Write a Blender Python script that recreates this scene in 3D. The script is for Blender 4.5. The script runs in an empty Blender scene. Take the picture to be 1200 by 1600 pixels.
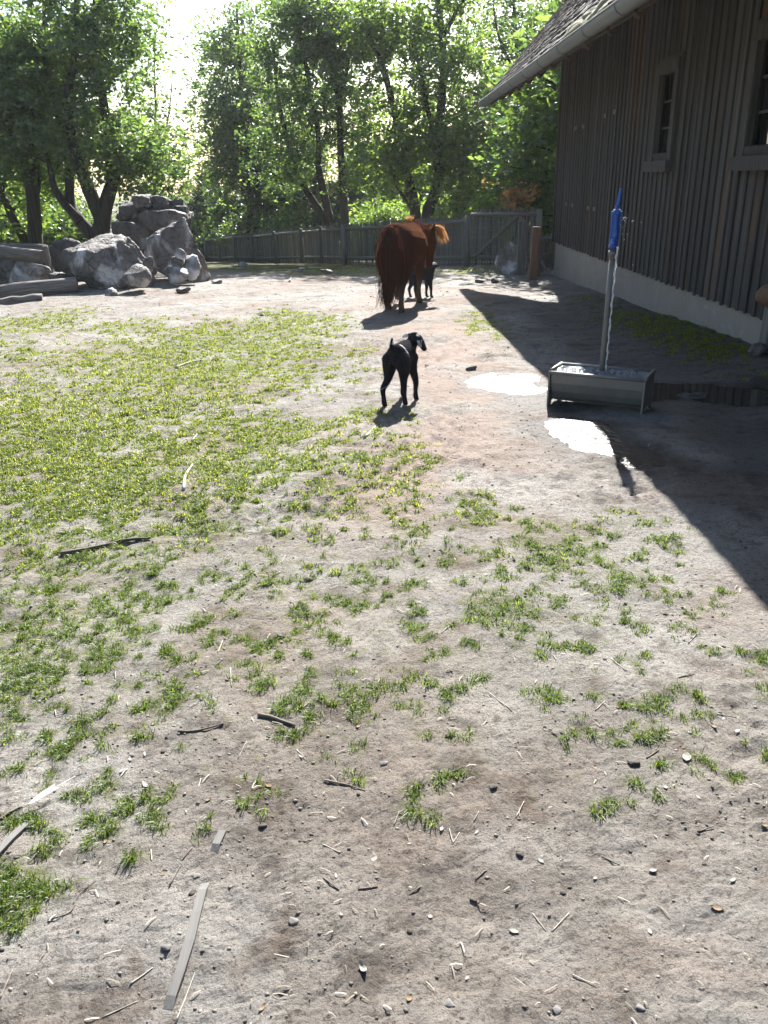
import bpy, bmesh, math, random
import numpy as np
from mathutils import Vector, Matrix, Quaternion
random.seed(7); RS = np.random.RandomState(11)
SC = bpy.context.scene; COL = SC.collection
R = math.radians

# ------------------------------------------------------------------ camera, sky, sun, exposure
F, PITCH, ROLL, EYE = 1280.0, R(22.3), R(-1.2), 1.5
cam_d = bpy.data.cameras.new('camera'); cam = bpy.data.objects.new('camera', cam_d); COL.objects.link(cam)
cam_d.sensor_fit = 'VERTICAL'; cam_d.sensor_height = 24.0; cam_d.lens = F / 1600.0 * 24.0
cam_d.clip_start = 0.05; cam_d.clip_end = 2000
CAMROT = (Matrix.Rotation(math.pi / 2 - PITCH, 3, 'X') @ Matrix.Rotation(ROLL, 3, 'Z'))
cam.matrix_world = Matrix.Translation((0, 0, EYE)) @ CAMROT.to_4x4()
SC.camera = cam
SUN_DIR = Vector((0.24, 1.40, 1.0)).normalized()          # towards the sun
SUN_EL = math.asin(SUN_DIR.z); SUN_AZ = math.atan2(SUN_DIR.x, SUN_DIR.y)
W = bpy.data.worlds.new('World'); SC.world = W; W.use_nodes = True
nt = W.node_tree; bg = nt.nodes['Background']
sky = nt.nodes.new('ShaderNodeTexSky'); sky.sky_type = 'NISHITA'; sky.sun_disc = False
sky.sun_elevation = SUN_EL; sky.sun_rotation = SUN_AZ; sky.dust_density = 1.2; sky.air_density = 1.0
nt.links.new(sky.outputs[0], bg.inputs[0]); bg.inputs[1].default_value = 0.055
sd = bpy.data.lights.new('sun', 'SUN'); sd.energy = 5.0; sd.angle = R(0.5); sd.color = (1.0, 0.965, 0.915)
sun = bpy.data.objects.new('sun', sd); COL.objects.link(sun)
sun.rotation_euler = SUN_DIR.to_track_quat('Z', 'Y').to_euler()
vs = SC.view_settings; vs.view_transform = 'Standard'; vs.look = 'None'; vs.gamma = 1.0; vs.exposure = 2.0
vs.use_curve_mapping = False
SC.cycles.max_bounces = 8; SC.cycles.transparent_max_bounces = 12
SC.cycles.use_denoising = True

# ------------------------------------------------------------------ small tools
def at(u, v, Y):
    """point on the view ray of photo pixel (u, v) at depth Y along the yard"""
    d = CAMROT @ Vector(((u - 600) / F, (800 - v) / F, -1.0))
    return Vector((0, 0, EYE)) + d * (Y / d.y)

def pxm(Y):            # metres per photo pixel at depth Y
    return (Y * 0.925 + 0.55) / F

def tag(o, label=None, cat=None, group=None, kind=None):
    if label: o['label'] = label
    if cat: o['category'] = cat
    if group: o['group'] = group
    if kind: o['kind'] = kind
    return o

def empty(name, loc, label, cat, group=None, rz=0.0):
    o = bpy.data.objects.new(name, None); COL.objects.link(o)
    o.empty_display_size = 0.1
    o.location = loc; o.rotation_euler = (0, 0, rz)
    return tag(o, label, cat, group)

def mesh_np(name, V, Fq, smooth=False):
    """fast mesh from arrays; Fq is (n,k) int array or list of lists"""
    me = bpy.data.meshes.new(name)
    V = np.asarray(V, np.float32)
    if isinstance(Fq, np.ndarray):
        n, k = Fq.shape
        me.vertices.add(len(V)); me.vertices.foreach_set('co', V.ravel())
        me.loops.add(n * k); me.loops.foreach_set('vertex_index', Fq.ravel().astype(np.int32))
        me.polygons.add(n)
        me.polygons.foreach_set('loop_start', (np.arange(n) * k).astype(np.int32))
        me.polygons.foreach_set('loop_total', np.full(n, k, np.int32))
        me.update(calc_edges=True); me.validate()
    else:
        me.from_pydata([tuple(map(float, p)) for p in V], [], Fq); me.update()
    if smooth:
        me.polygons.foreach_set('use_smooth', np.ones(len(me.polygons), bool))
    return me

def link(name, me, mat=None, parent=None, loc=None):
    o = bpy.data.objects.new(name, me); COL.objects.link(o)
    if mat is not None and len(me.materials) == 0: me.materials.append(mat)
    if parent is not None: o.parent = parent
    if loc is not None: o.location = loc
    return o

class MB:
    """collects primitive shapes into one mesh"""
    def __init__(s): s.v = []; s.f = []; s.sm = []
    def add(s, V, Fs, smooth=False):
        b = len(s.v); s.v += [tuple(map(float, p)) for p in V]
        s.f += [[i + b for i in f] for f in Fs]; s.sm += [smooth] * len(Fs); return s
    def box(s, c, d, rot=None, taper=1.0, jit=0.0):
        c = Vector(c); h = Vector(d) / 2; V = []
        for x, y, z in ((-1,-1,-1),(1,-1,-1),(1,1,-1),(-1,1,-1),(-1,-1,1),(1,-1,1),(1,1,1),(-1,1,1)):
            k = taper if z > 0 else 1.0
            p = Vector((x*h.x*k, y*h.y*k, z*h.z))
            if jit: p += Vector((random.uniform(-jit,jit),random.uniform(-jit,jit),random.uniform(-jit,jit)))
            if rot is not None: p = rot @ p
            V.append(c + p)
        return s.add(V, [[0,3,2,1],[4,5,6,7],[0,1,5,4],[1,2,6,5],[2,3,7,6],[3,0,4,7]])
    def tube(s, pts, rad, seg=10, caps=True, smooth=True, wob=0.0):
        pts = [Vector(p) for p in pts]; n = len(pts)
        if not hasattr(rad, '__len__'): rad = [rad]*n
        V = []; up = Vector((0,0,1)); prev = None
        for i, p in enumerate(pts):
            t = (pts[min(i+1,n-1)] - pts[max(i-1,0)]).normalized()
            if prev is None:
                a = t.cross(up if abs(t.z) < .9 else Vector((0,1,0))).normalized()
            else:
                a = (prev - t*prev.dot(t)).normalized()
            prev = a; b = t.cross(a)
            for k in range(seg):
                th = 2*math.pi*k/seg; r = rad[i]*(1 + wob*random.uniform(-1,1))
                V.append(p + a*math.cos(th)*r + b*math.sin(th)*r)
        Fs = [[i*seg+k, i*seg+(k+1)%seg, (i+1)*seg+(k+1)%seg, (i+1)*seg+k] for i in range(n-1) for k in range(seg)]
        s.add(V, Fs, smooth)
        if caps:
            b = len(s.v)-len(V)
            s.f.append([b+k for k in range(seg)][::-1]); s.sm.append(False)
            s.f.append([b+(n-1)*seg+k for k in range(seg)]); s.sm.append(False)
        return s
    def prism(s, poly, axis, lo, hi):
        """extrude a 2D polygon along axis 0/1/2 from lo to hi"""
        n = len(poly); V = []
        for t in (lo, hi):
            for a, b in poly:
                V.append({0:(t,a,b),1:(a,t,b),2:(a,b,t)}[axis])
        Fs = [[i,(i+1)%n,n+(i+1)%n,n+i] for i in range(n)] + [list(range(n))[::-1], list(range(n,2*n))]
        return s.add(V, Fs)
    def mesh(s, name):
        me = bpy.data.meshes.new(name); me.from_pydata(s.v, [], s.f)
        me.polygons.foreach_set('use_smooth', np.array(s.sm, bool)); me.update()
        bm = bmesh.new(); bm.from_mesh(me); bmesh.ops.recalc_face_normals(bm, faces=bm.faces); bm.to_mesh(me); bm.free()
        return me
    def build(s, name, mat, parent=None, loc=None): return link(name, s.mesh(name), mat, parent, loc)

# value noise
_T = np.random.RandomState(3).rand(256, 256)
def vn(x, y, sc, seed=0):
    x = np.asarray(x, float)*sc + seed*17.31; y = np.asarray(y, float)*sc + seed*9.77
    xi = np.floor(x).astype(int); yi = np.floor(y).astype(int); fx = x-xi; fy = y-yi
    fx = fx*fx*(3-2*fx); fy = fy*fy*(3-2*fy)
    g = lambda i, j: _T[i % 256, j % 256]
    return (g(xi,yi)*(1-fx)+g(xi+1,yi)*fx)*(1-fy) + (g(xi,yi+1)*(1-fx)+g(xi+1,yi+1)*fx)*fy
def fbm(x, y, sc, oc=4, seed=0, gain=.5):
    a = 0; w = 1; t = 0
    for i in range(oc):
        a = a + w*vn(x, y, sc*2.03**i, seed+i); t += w; w *= gain
        x, y = .8*x-.6*y, .6*x+.8*y
    return a/t
def sst(a, b, x): t = np.clip((np.asarray(x,float)-a)/(b-a), 0, 1); return t*t*(3-2*t)

# ------------------------------------------------------------------ materials
def nmat(name):
    m = bpy.data.materials.new(name); m.use_nodes = True
    n = m.node_tree; b = n.nodes['Principled BSDF']; return m, n, b
def N(n, t, **kw):
    x = n.nodes.new(t)
    for k, v in kw.items(): setattr(x, k, v)
    return x
def ramp(n, fac, stops):
    r = N(n, 'ShaderNodeValToRGB'); e = r.color_ramp.elements
    while len(e) < len(stops): e.new(.5)
    for i, (p, c) in enumerate(stops):
        e[i].position = p; e[i].color = (c[0], c[1], c[2], 1) if hasattr(c, '__len__') else (c, c, c, 1)
    n.links.new(fac, r.inputs[0]); return r.outputs[0]
def noise(n, vec, scale, detail=4, rough=.55, dist=0.0):
    t = N(n, 'ShaderNodeTexNoise'); t.inputs['Scale'].default_value = scale; t.inputs['Detail'].default_value = detail
    t.inputs['Roughness'].default_value = rough; t.inputs['Distortion'].default_value = dist
    if vec is not None: n.links.new(vec, t.inputs['Vector'])
    return t.outputs['Fac']
def mixc(n, fac, a, b, mode='MIX'):
    m = N(n, 'ShaderNodeMix', data_type='RGBA', blend_type=mode)
    for s, v in ((0, fac), (6, a), (7, b)):
        if hasattr(v, 'is_linked') or hasattr(v, 'links'): n.links.new(v, m.inputs[s])
        elif hasattr(v, '__len__'): m.inputs[s].default_value = (*v, 1)
        else: m.inputs[s].default_value = v
    return m.outputs[2]
def bump(n, h, strength, dist, prev=None):
    b = N(n, 'ShaderNodeBump'); b.inputs['Strength'].default_value = strength; b.inputs['Distance'].default_value = dist
    n.links.new(h, b.inputs['Height'])
    if prev is not None: n.links.new(prev, b.inputs['Normal'])
    return b.outputs[0]
def mapping(n, vec, scale):
    m = N(n, 'ShaderNodeMapping'); m.inputs['Scale'].default_value = scale; n.links.new(vec, m.inputs[0]); return m.outputs[0]
def coords(n): return N(n, 'ShaderNodeTexCoord').outputs['Object']

def wood_mat(name, dark, light, stain=None, rough=.85, sc=1.0, axis='z', vary=.5):
    m, n, b = nmat(name); c = coords(n)
    oi = N(n, 'ShaderNodeObjectInfo')
    add = N(n, 'ShaderNodeVectorMath', operation='ADD'); n.links.new(c, add.inputs[0])
    sclv = N(n, 'ShaderNodeVectorMath', operation='SCALE'); n.links.new(oi.outputs['Location'], sclv.inputs[0]); sclv.inputs['Scale'].default_value = 3.7
    n.links.new(sclv.outputs[0], add.inputs[1]); c = add.outputs[0]
    s = {'z': (28*sc, 28*sc, 1.2*sc), 'y': (28*sc, 1.2*sc, 28*sc), 'x': (1.2*sc, 28*sc, 28*sc)}[axis]
    g = noise(n, mapping(n, c, s), 1.6, 6, .62)
    g2 = noise(n, c, 1.1*sc, 3)
    col = mixc(n, ramp(n, g, [(.32, 0), (.68, 1)]), dark, light)
    if stain is not None:
        col = mixc(n, ramp(n, g2, [(.56, 0), (.68, .75)]), col, stain)
    v = ramp(n, oi.outputs['Random'], [(0, 1-vary), (1, 1+vary*.55)])
    col = mixc(n, 1.0, col, v, 'MULTIPLY')
    n.links.new(col, b.inputs['Base Color']); b.inputs['Roughness'].default_value = rough
    n.links.new(bump(n, g, .5, .006), b.inputs['Normal'])
    return m
M = {}
M['board'] = wood_mat('barn board wood', (.030,.027,.026), (.088,.080,.075), stain=(.13,.075,.038), vary=.45)
M['batten'] = wood_mat('barn batten wood', (.033,.030,.0285), (.098,.09,.085), stain=(.09,.06,.038), vary=.4)
M['frame'] = wood_mat('window frame wood', (.034,.031,.029), (.095,.087,.081), vary=.2)
M['rafter'] = wood_mat('rafter wood', (.04,.03,.022), (.10,.075,.055), axis='x', vary=.2)
M['shingle'] = wood_mat('weathered shingle', (.035,.029,.025), (.125,.105,.09), axis='x', vary=.65, rough=.75)
M['picket'] = wood_mat('weathered picket', (.075,.073,.068), (.19,.183,.168), vary=.4)
M['rail'] = wood_mat('weathered rail', (.085,.081,.074), (.22,.208,.188), axis='x', vary=.2)
M['postbrown'] = wood_mat('brown post wood', (.115,.063,.04), (.215,.125,.08), vary=.1)
M['log'] = wood_mat('grey log', (.075,.066,.058), (.24,.215,.19), axis='x', vary=.25)
M['lath'] = wood_mat('grey lath', (.085,.082,.078), (.145,.139,.132), axis='y', vary=.1)
M['twig'] = wood_mat('twig', (.075,.058,.043), (.20,.165,.13), axis='x', vary=.4)
M['paletwig'] = wood_mat('bleached twig', (.28,.26,.22), (.42,.395,.34), axis='x', vary=.3)
M['bark'] = wood_mat('bark', (.018,.015,.012), (.075,.065,.055), sc=.35, vary=.2, rough=.95)

def plain(name, col, rough=.6, metal=0.0, var=.15, bsc=40, bst=.15, scale=8):
    m, n, b = nmat(name); c = coords(n)
    f = noise(n, c, scale, 5)
    lo = tuple(x*(1-var) for x in col); hi = tuple(min(1, x*(1+var)) for x in col)
    n.links.new(mixc(n, f, lo, hi), b.inputs['Base Color'])
    b.inputs['Roughness'].default_value = rough; b.inputs['Metallic'].default_value = metal
    if bst: n.links.new(bump(n, noise(n, c, bsc, 4), bst, .01), b.inputs['Normal'])
    return m
M['zinc'] = plain('zinc gutter', (.20,.21,.215), .55, .3, .18, 6, .05, 3)
M['zincband'] = plain('gutter bracket iron', (.17,.18,.185), .6, .5)
M['galv'] = plain('galvanised steel', (.20,.195,.185), .5, .4, .3, 30, .05, 10)
M['pipe'] = plain('dull steel pipe', (.15,.145,.135), .6, .15, .3, 30, .05, 10)
M['blue'] = plain('blue painted iron', (.012,.085,.36), .28, 0, .2, 60, .05)
M['iron'] = plain('grey cast iron', (.16,.15,.165), .45, .4)
M['white'] = plain('pale patch', (.55,.53,.5), .7)
M['hinge'] = plain('pale metal plate', (.13,.118,.108), .6, .2)
M['hoof'] = plain('hoof horn', (.10,.075,.055), .5)
M['chip'] = plain('bleached wood chip', (.23,.215,.19), .8, 0, .2)
M['drop'] = plain('dark dropping', (.035,.027,.02), .8, 0, .4)
M['stone'] = plain('small stone', (.135,.128,.12), .85, 0, .4, 20, .5, 9)
M['moss'] = plain('dry moss', (.20,.185,.10), .95, 0, .35, 60, .5, 12)
M['paleleaf'] = plain('pale dry leaf', (.25,.235,.20), .7, 0, .2)
M['brownleaf'] = plain('brown dry leaf', (.17,.11,.06), .8, 0, .3)
M['feather'] = plain('white feather', (.55,.54,.53), .7, 0, .08)

def rock_mat(name, dark, light, pale, amt=.6):
    m, n, b = nmat(name); c = coords(n)
    g = noise(n, c, 1.7, 8, .6, .4); k = noise(n, c, 7, 6, .65)
    col = mixc(n, ramp(n, g, [(.35, 0), (.65, 1)]), dark, light)
    col = mixc(n, ramp(n, k, [(.35, .65), (.5, 0)]), col, tuple(x*.45 for x in dark))
    pm = noise(n, c, 1.1, 5, .6, .8)
    col = mixc(n, ramp(n, pm, [(amt-.04, 0), (amt+.05, .85)]), col, pale)
    n.links.new(col, b.inputs['Base Color']); b.inputs['Roughness'].default_value = .75
    vo = N(n, 'ShaderNodeTexVoronoi'); vo.feature = 'DISTANCE_TO_EDGE'; vo.inputs['Scale'].default_value = 2.6
    dv = N(n, 'ShaderNodeVectorMath', operation='ADD'); n.links.new(c, dv.inputs[0])
    nn = N(n, 'ShaderNodeTexNoise'); nn.inputs['Scale'].default_value = 3; n.links.new(c, nn.inputs['Vector']); n.links.new(nn.outputs['Color'], dv.inputs[1])
    n.links.new(dv.outputs[0], vo.inputs['Vector'])
    p = bump(n, ramp(n, vo.outputs['Distance'], [(0, 0), (.06, 1)]), .7, .05)
    p = bump(n, g, .8, .12, p); p = bump(n, noise(n, c, 22, 6, .7), .6, .02, p)
    n.links.new(p, b.inputs['Normal']); return m
M['rock'] = rock_mat('grey limestone', (.085,.076,.068), (.21,.192,.175), (.60,.59,.60), .545)
M['rockw'] = rock_mat('pale limestone', (.16,.15,.14), (.32,.30,.285), (.62,.62,.64), .5)
M['rockd'] = rock_mat('dark rock', (.06,.055,.05), (.15,.135,.122), (.38,.37,.36), .60)
M['rockb'] = rock_mat('brown stone', (.12,.09,.065), (.24,.18,.13), (.34,.3,.26), .62)

def concrete():
    m, n, b = nmat('rendered plinth'); c = coords(n)
    g = noise(n, c, 2.2, 7, .6); k = noise(n, c, 9, 5)
    col = mixc(n, g, (.22,.195,.17), (.33,.30,.265))
    col = mixc(n, ramp(n, k, [(.58, 0), (.68, .5)]), col, (.36,.345,.32))
    n.links.new(col, b.inputs['Base Color']); b.inputs['Roughness'].default_value = .9
    n.links.new(bump(n, noise(n, c, 30, 6), .35, .02), b.inputs['Normal']); return m
M['plinth'] = concrete()

def glass():
    m, n, b = nmat('window glass'); c = coords(n)
    b.inputs['Base Color'].default_value = (.006,.006,.006,1); b.inputs['Roughness'].default_value = .03
    b.inputs['IOR'].default_value = 1.52; b.inputs['Specular IOR Level'].default_value = .8
    n.links.new(bump(n, noise(n, c, 2.5, 2), .08, .02), b.inputs['Normal']); return m
M['glass'] = glass()

def water(name, bst, sc, tint=(.10,.085,.065), rough=.06):
    m, n, b = nmat(name); c = coords(n)
    b.inputs['Base Color'].default_value = (*tint, 1); b.inputs['Roughness'].default_value = rough
    b.inputs['IOR'].default_value = 1.33; b.inputs['Specular IOR Level'].default_value = .6
    p = bump(n, noise(n, c, sc, 3, .5, .3), bst, .02); p = bump(n, noise(n, c, sc*3.3, 2), bst*.7, .008, p)
    n.links.new(p, b.inputs['Normal']); return m
M['pool'] = water('trough water', 1.0, 120, (.22,.25,.28), .16)
M['puddle'] = water('puddle water', .05, 5, (.035,.029,.024), .04)
M['puddlew'] = water('rippled puddle water', .55, 22, (.06,.05,.042), .22)
def clearwater():
    m, n, b = nmat('running water')
    b.inputs['Base Color'].default_value = (.93,.96,1,1); b.inputs['Roughness'].default_value = .03
    b.inputs['IOR'].default_value = 1.33; b.inputs['Transmission Weight'].default_value = .62
    n.links.new(bump(n, noise(n, coords(n), 60, 3), .5, .01), b.inputs['Normal']); return m
M['stream'] = clearwater()

def leaf_mat(name, col, tr, tf=.55, gloss=.12):
    m, n, b = nmat(name)
    n.nodes.remove(b); out = n.nodes['Material Output']
    geo = N(n, 'ShaderNodeNewGeometry'); oi = N(n, 'ShaderNodeObjectInfo')
    v = ramp(n, geo.outputs['Random Per Island'], [(0, .6), (.55, 1.0), (1, 1.45)])
    hue = ramp(n, geo.outputs['Random Per Island'], [(0, (.85,1.0,1.0)), (.5, (1,1,1)), (1, (1.25,1.05,.8))])
    dcol = mixc(n, 1.0, mixc(n, 1.0, col, v, 'MULTIPLY'), hue, 'MULTIPLY')
    tcol = mixc(n, 1.0, mixc(n, 1.0, tr, v, 'MULTIPLY'), hue, 'MULTIPLY')
    d = N(n, 'ShaderNodeBsdfDiffuse'); n.links.new(dcol, d.inputs[0])
    t = N(n, 'ShaderNodeBsdfTranslucent'); n.links.new(tcol, t.inputs[0])
    g = N(n, 'ShaderNodeBsdfGlossy'); g.inputs['Roughness'].default_value = .42; g.inputs[0].default_value = (.9,.95,1,1)
    s1 = N(n, 'ShaderNodeMixShader'); s1.inputs[0].default_value = tf
    n.links.new(d.outputs[0], s1.inputs[1]); n.links.new(t.outputs[0], s1.inputs[2])
    s2 = N(n, 'ShaderNodeMixShader'); s2.inputs[0].default_value = gloss
    n.links.new(s1.outputs[0], s2.inputs[1]); n.links.new(g.outputs[0], s2.inputs[2])
    n.links.new(s2.outputs[0], out.inputs[0]); return m
M['leaf'] = leaf_mat('willow leaves', (.060,.094,.036), (.165,.275,.052), .57, .07)
M['leafd'] = leaf_mat('dark leaves', (.042,.066,.028), (.09,.155,.032), .5, .07)
M['leafl'] = leaf_mat('light leaves', (.080,.122,.036), (.215,.34,.050), .57, .07)
M['leafo'] = leaf_mat('orange leaves', (.33,.19,.085), (.62,.40,.14), .55, .06)
M['grass'] = leaf_mat('grass blades', (.135,.165,.030), (.30,.37,.045), .5, .02)
M['grassg'] = leaf_mat('green grass blades', (.085,.125,.024), (.20,.295,.035), .5, .02)

# ------------------------------------------------------------------ ground
# (x, y, rx, ry, rot, level, rim) of the puddles round the trough
PUD = [(1.10,7.06,.33,.40,0.35), (1.42,5.18,.23,.54,.32), (2.60,6.45,.75,.30,-.25), (1.30,6.35,.35,.45,0)]
def pud_r(x, y, p):
    cx, cy, rx, ry, a = p; dx = x-cx; dy = y-cy
    u = dx*math.cos(a)+dy*math.sin(a); w = -dx*math.sin(a)+dy*math.cos(a)
    return np.sqrt((u/rx)**2+(w/ry)**2) + (fbm(x, y, 4, 4, 5)-.5)*1.5
def gbase(x, y):
    z = -.028*y - .05*np.maximum(0, y-21) + .07*np.maximum(0, y-46)
    z = z + sst(2.5, 3.5, x)*(1-sst(3.9, 6, x))*sst(1, 4, y)*(1-sst(9, 17, y))*.10         # bank of soil against the barn
    z = z + .12*np.exp(-((x+5.6)/2.2)**2-((y-16.5)/2.2)**2)                                  # rise under the boulders
    z = z + (fbm(x, y, .55, 3, 1)-.5)*.09*sst(0, 4, np.hypot(x, y))
    return z
def ground(x, y, fine=True):
    x = np.asarray(x, float); y = np.asarray(y, float)
    z = gbase(x, y)
    z = z + (fbm(x, y, 3.2, 3, 2)-.5)*.035
    if fine:
        near = 1-sst(9, 16, y)
        a = fbm(x, y, 13, 4, 8, .6)-.5
        rough = .35 + 1.3*sst(.45, .7, fbm(x, y, .9, 2, 12))
        z = z + near*a*.034*rough
        z = z + (1-sst(3.5, 7, y))*(fbm(x, y, 38, 3, 9, .6)-.5)*.011*(.5+rough)
        pits = fbm(x, y, 11, 2, 21); z = z - near*.011*sst(.64, .80, pits)*rough
        tr = np.abs(fbm(x, y, 22, 2, 31)-.5); z = z - near*.004*(1-sst(0, .05, tr))
    for p in PUD[:3]:
        r = pud_r(x, y, p); lvl = float(gbase(p[0], p[1]))-.005
        k = 1-sst(.8, 1.5, r); z = z*(1-k) + (lvl-.012*(1-np.clip(r, 0, 1.2)**2))*k
    return z
def gz(x, y): return float(ground(np.array([x]), np.array([y]))[0])

def axis(lo, hi, c, d0, g):
    a = [c]; 
    while a[-1] < hi: a.append(a[-1] + d0*(1+g*abs(a[-1]-c)))
    b = [c]
    while b[-1] > lo: b.append(b[-1] - d0*(1+g*abs(b[-1]-c)))
    return np.array(b[::-1][:-1] + a)
xs = axis(-260, 260, .0, .0115, .95); ys = axis(-40, 420, 1.3, .0095, 1.0)
XX, YY = np.meshgrid(xs, ys); ZZ = ground(XX, YY)
nx, ny = len(xs), len(ys)
ii = (np.arange(ny-1)[:, None]*nx + np.arange(nx-1)[None, :]).ravel()
gm = mesh_np('ground', np.stack([XX, YY, ZZ], -1).reshape(-1, 3), np.stack([ii, ii+1, ii+nx+1, ii+nx], -1), True)

# where grass grows: (x, y, rx, ry, rot, weight) in metres on the ground
GR = [(-2.01, 8.39, 1.69, 3.09, 0, 1.0), (-1.4, 3.54, 0.66, 0.58, 0, 0.8), (-1.25, 10.33, 0.84, 2.34, 0, 1.0), (-2.38, 5.84, 0.99, 1.6, 0, 1.0), (-1.17, 5.51, 0.79, 1.0, 0, 0.9), (-1.34, 4.56, 1.3, 1.36, 0, 0.8), (-1.25, 3.01, 0.51, 0.74, 0, 0.8), (-1.19, 2.41, 0.31, 0.25, 0, 0.78), (-0.78, 3.48, 0.8, 0.81, 0, 0.62), (0.09, 4.99, 0.24, 0.97, 0, 0.62), (0.03, 3.7, 0.23, 0.42, 0, 0.62), (-0.08, 6.01, 0.34, 0.5, 0, 0.6), (-0.21, 4.54, 0.56, 1.25, 0, 0.52), (0.8, 3.49, 0.22, 0.34, 0, 0.86), (0.55, 2.87, 0.28, 0.22, 0, 0.62), (0.48, 3.96, 0.14, 0.25, 0, 0.9), (0.35, 2.8, 0.09, 0.15, 0, 0.95), (0.96, 3.08, 0.24, 0.15, 0, 0.5), (1.23, 3.61, 0.27, 0.28, 0, 0.28), (0.34, 3.34, 0.2, 0.16, 0, 0.6), (0.68, 2.53, 0.12, 0.09, 0, 0.5), (-0.01, 2.28, 0.33, 0.23, 0, 0.52), (0.08, 2.05, 0.04, 0.08, 0, 0.8), (-0.1, 2.21, 0.08, 0.09, 0, 0.7), (-0.26, 2.19, 0.06, 0.11, 0, 0.6), (0.28, 1.92, 0.04, 0.04, 0, 0.6), (0.47, 2.14, 0.12, 0.14, 0, 0.35), (-0.88, 1.45, 0.11, 0.16, 0, 0.78), (-0.74, 1.76, 0.19, 0.14, 0, 0.46), (-0.99, 2.13, 0.32, 0.14, 0, 0.4), (-4.88, 11.74, 0.7, 1.9, 0, 0.85), (-3.37, 11.16, 0.71, 0.88, 0, 0.8), (-1.54, 12.31, 0.38, 0.61, 0, 0.9), (1.39, 10.48, 0.35, 1.64, 0, 0.55), (-0.79, 10.9, 0.42, 0.84, 0, 0.6), (-3.98, 8.9, 0.43, 0.62, 0, 0.7), (-0.49, 20.71, 2.12, 2.05, 0, 0.95), (1.86, 19.37, 1.26, 1.27, 0, 0.6), (-2.47, 20.3, 0.93, 0.99, 0, 0.5), (-0.48, 2.93, 1.12, 1.04, 0, 0.4), (0.22, 2.89, 1.03, 1.02, 0, 0.26), (0.18, 2.15, 0.97, 0.44, 0, 0.2), (-0.77, 1.68, 0.27, 0.17, 0, 0.22), (-6.5, 7.5, 3.2, 4.5, 0, 0.85), (-3.6, 3.4, 1.6, 1.8, 0, 0.7), (3.25, 9.6, 0.45, 2.6, 0, 0.95), (3.3, 12.2, 0.3, 1.5, 0, 0.5)]
def gmask(x, y):
    m = np.zeros_like(x)
    for cx, cy, rx, ry, a, w in GR:
        dx = x-cx; dy = y-cy; u = dx*math.cos(a)+dy*math.sin(a); v = -dx*math.sin(a)+dy*math.cos(a)
        m = np.maximum(m, w*(1-sst(.35, 1.35, np.sqrt((u/rx)**2+(v/ry)**2))))
    return m
def gdens(x, y):
    m = gmask(x, y)
    n1 = fbm(x, y, 1.3, 3, 41); n2 = fbm(x, y, 7.5, 2, 43); n3 = fbm(x, y, 21, 2, 45)
    t = m*1.25 + (n1-.5)*.8 + (n2-.5)*1.35 + (n3-.5)*2.4 - .52
    return np.clip(t*2.4, 0, 1)*(m > .02)
wet = np.zeros_like(XX)
for p in PUD: wet = np.maximum(wet, 1-sst(.9, 1.9, pud_r(XX, YY, p)))
mud_barn_shade = .95*sst(1.45, 2.3, XX+(fbm(XX, YY, 1.2, 3, 51)-.5)*1.0)*(1-sst(3.7, 4, XX))*(1-sst(11, 15, YY))*sst(3.0, 4.6, YY)*.62  # wet mud, also painting the barn's cast shadow darker into the soil
wet = np.maximum(wet, mud_barn_shade)  # wet now holds puddle damp, mud and the painted barn shade
mossv = np.clip(gdens(XX, YY)*.8 + .35*gmask(XX, YY), 0, 1)
far = sst(20.0, 22.5, YY)
damp = (1-sst(1.7, 3.3, YY+(fbm(XX, YY, 1.1, 3, 83)-.5)*2.4))*sst(.36, .62, fbm(XX, YY, 2.2, 4, 87)+.08)
pth = np.array([.25, .55, .62, .45, .15]); pyy = np.array([16, 11, 7.5, 5.0, 3.2])
clay = (1-sst(.25, .95, np.abs(XX-np.interp(YY, pyy[::-1], pth[::-1])+(fbm(XX, YY, 1.0, 3, 95)-.5)*.8)))*sst(3.0, 4.5, YY)*(1-sst(15, 18, YY))*sst(.34, .6, fbm(XX, YY, 1.7, 4, 97))
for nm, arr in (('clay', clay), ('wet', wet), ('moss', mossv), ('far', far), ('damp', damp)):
    gm.attributes.new(nm, 'FLOAT', 'POINT').data.foreach_set('value', arr.ravel().astype(np.float32))

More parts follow.
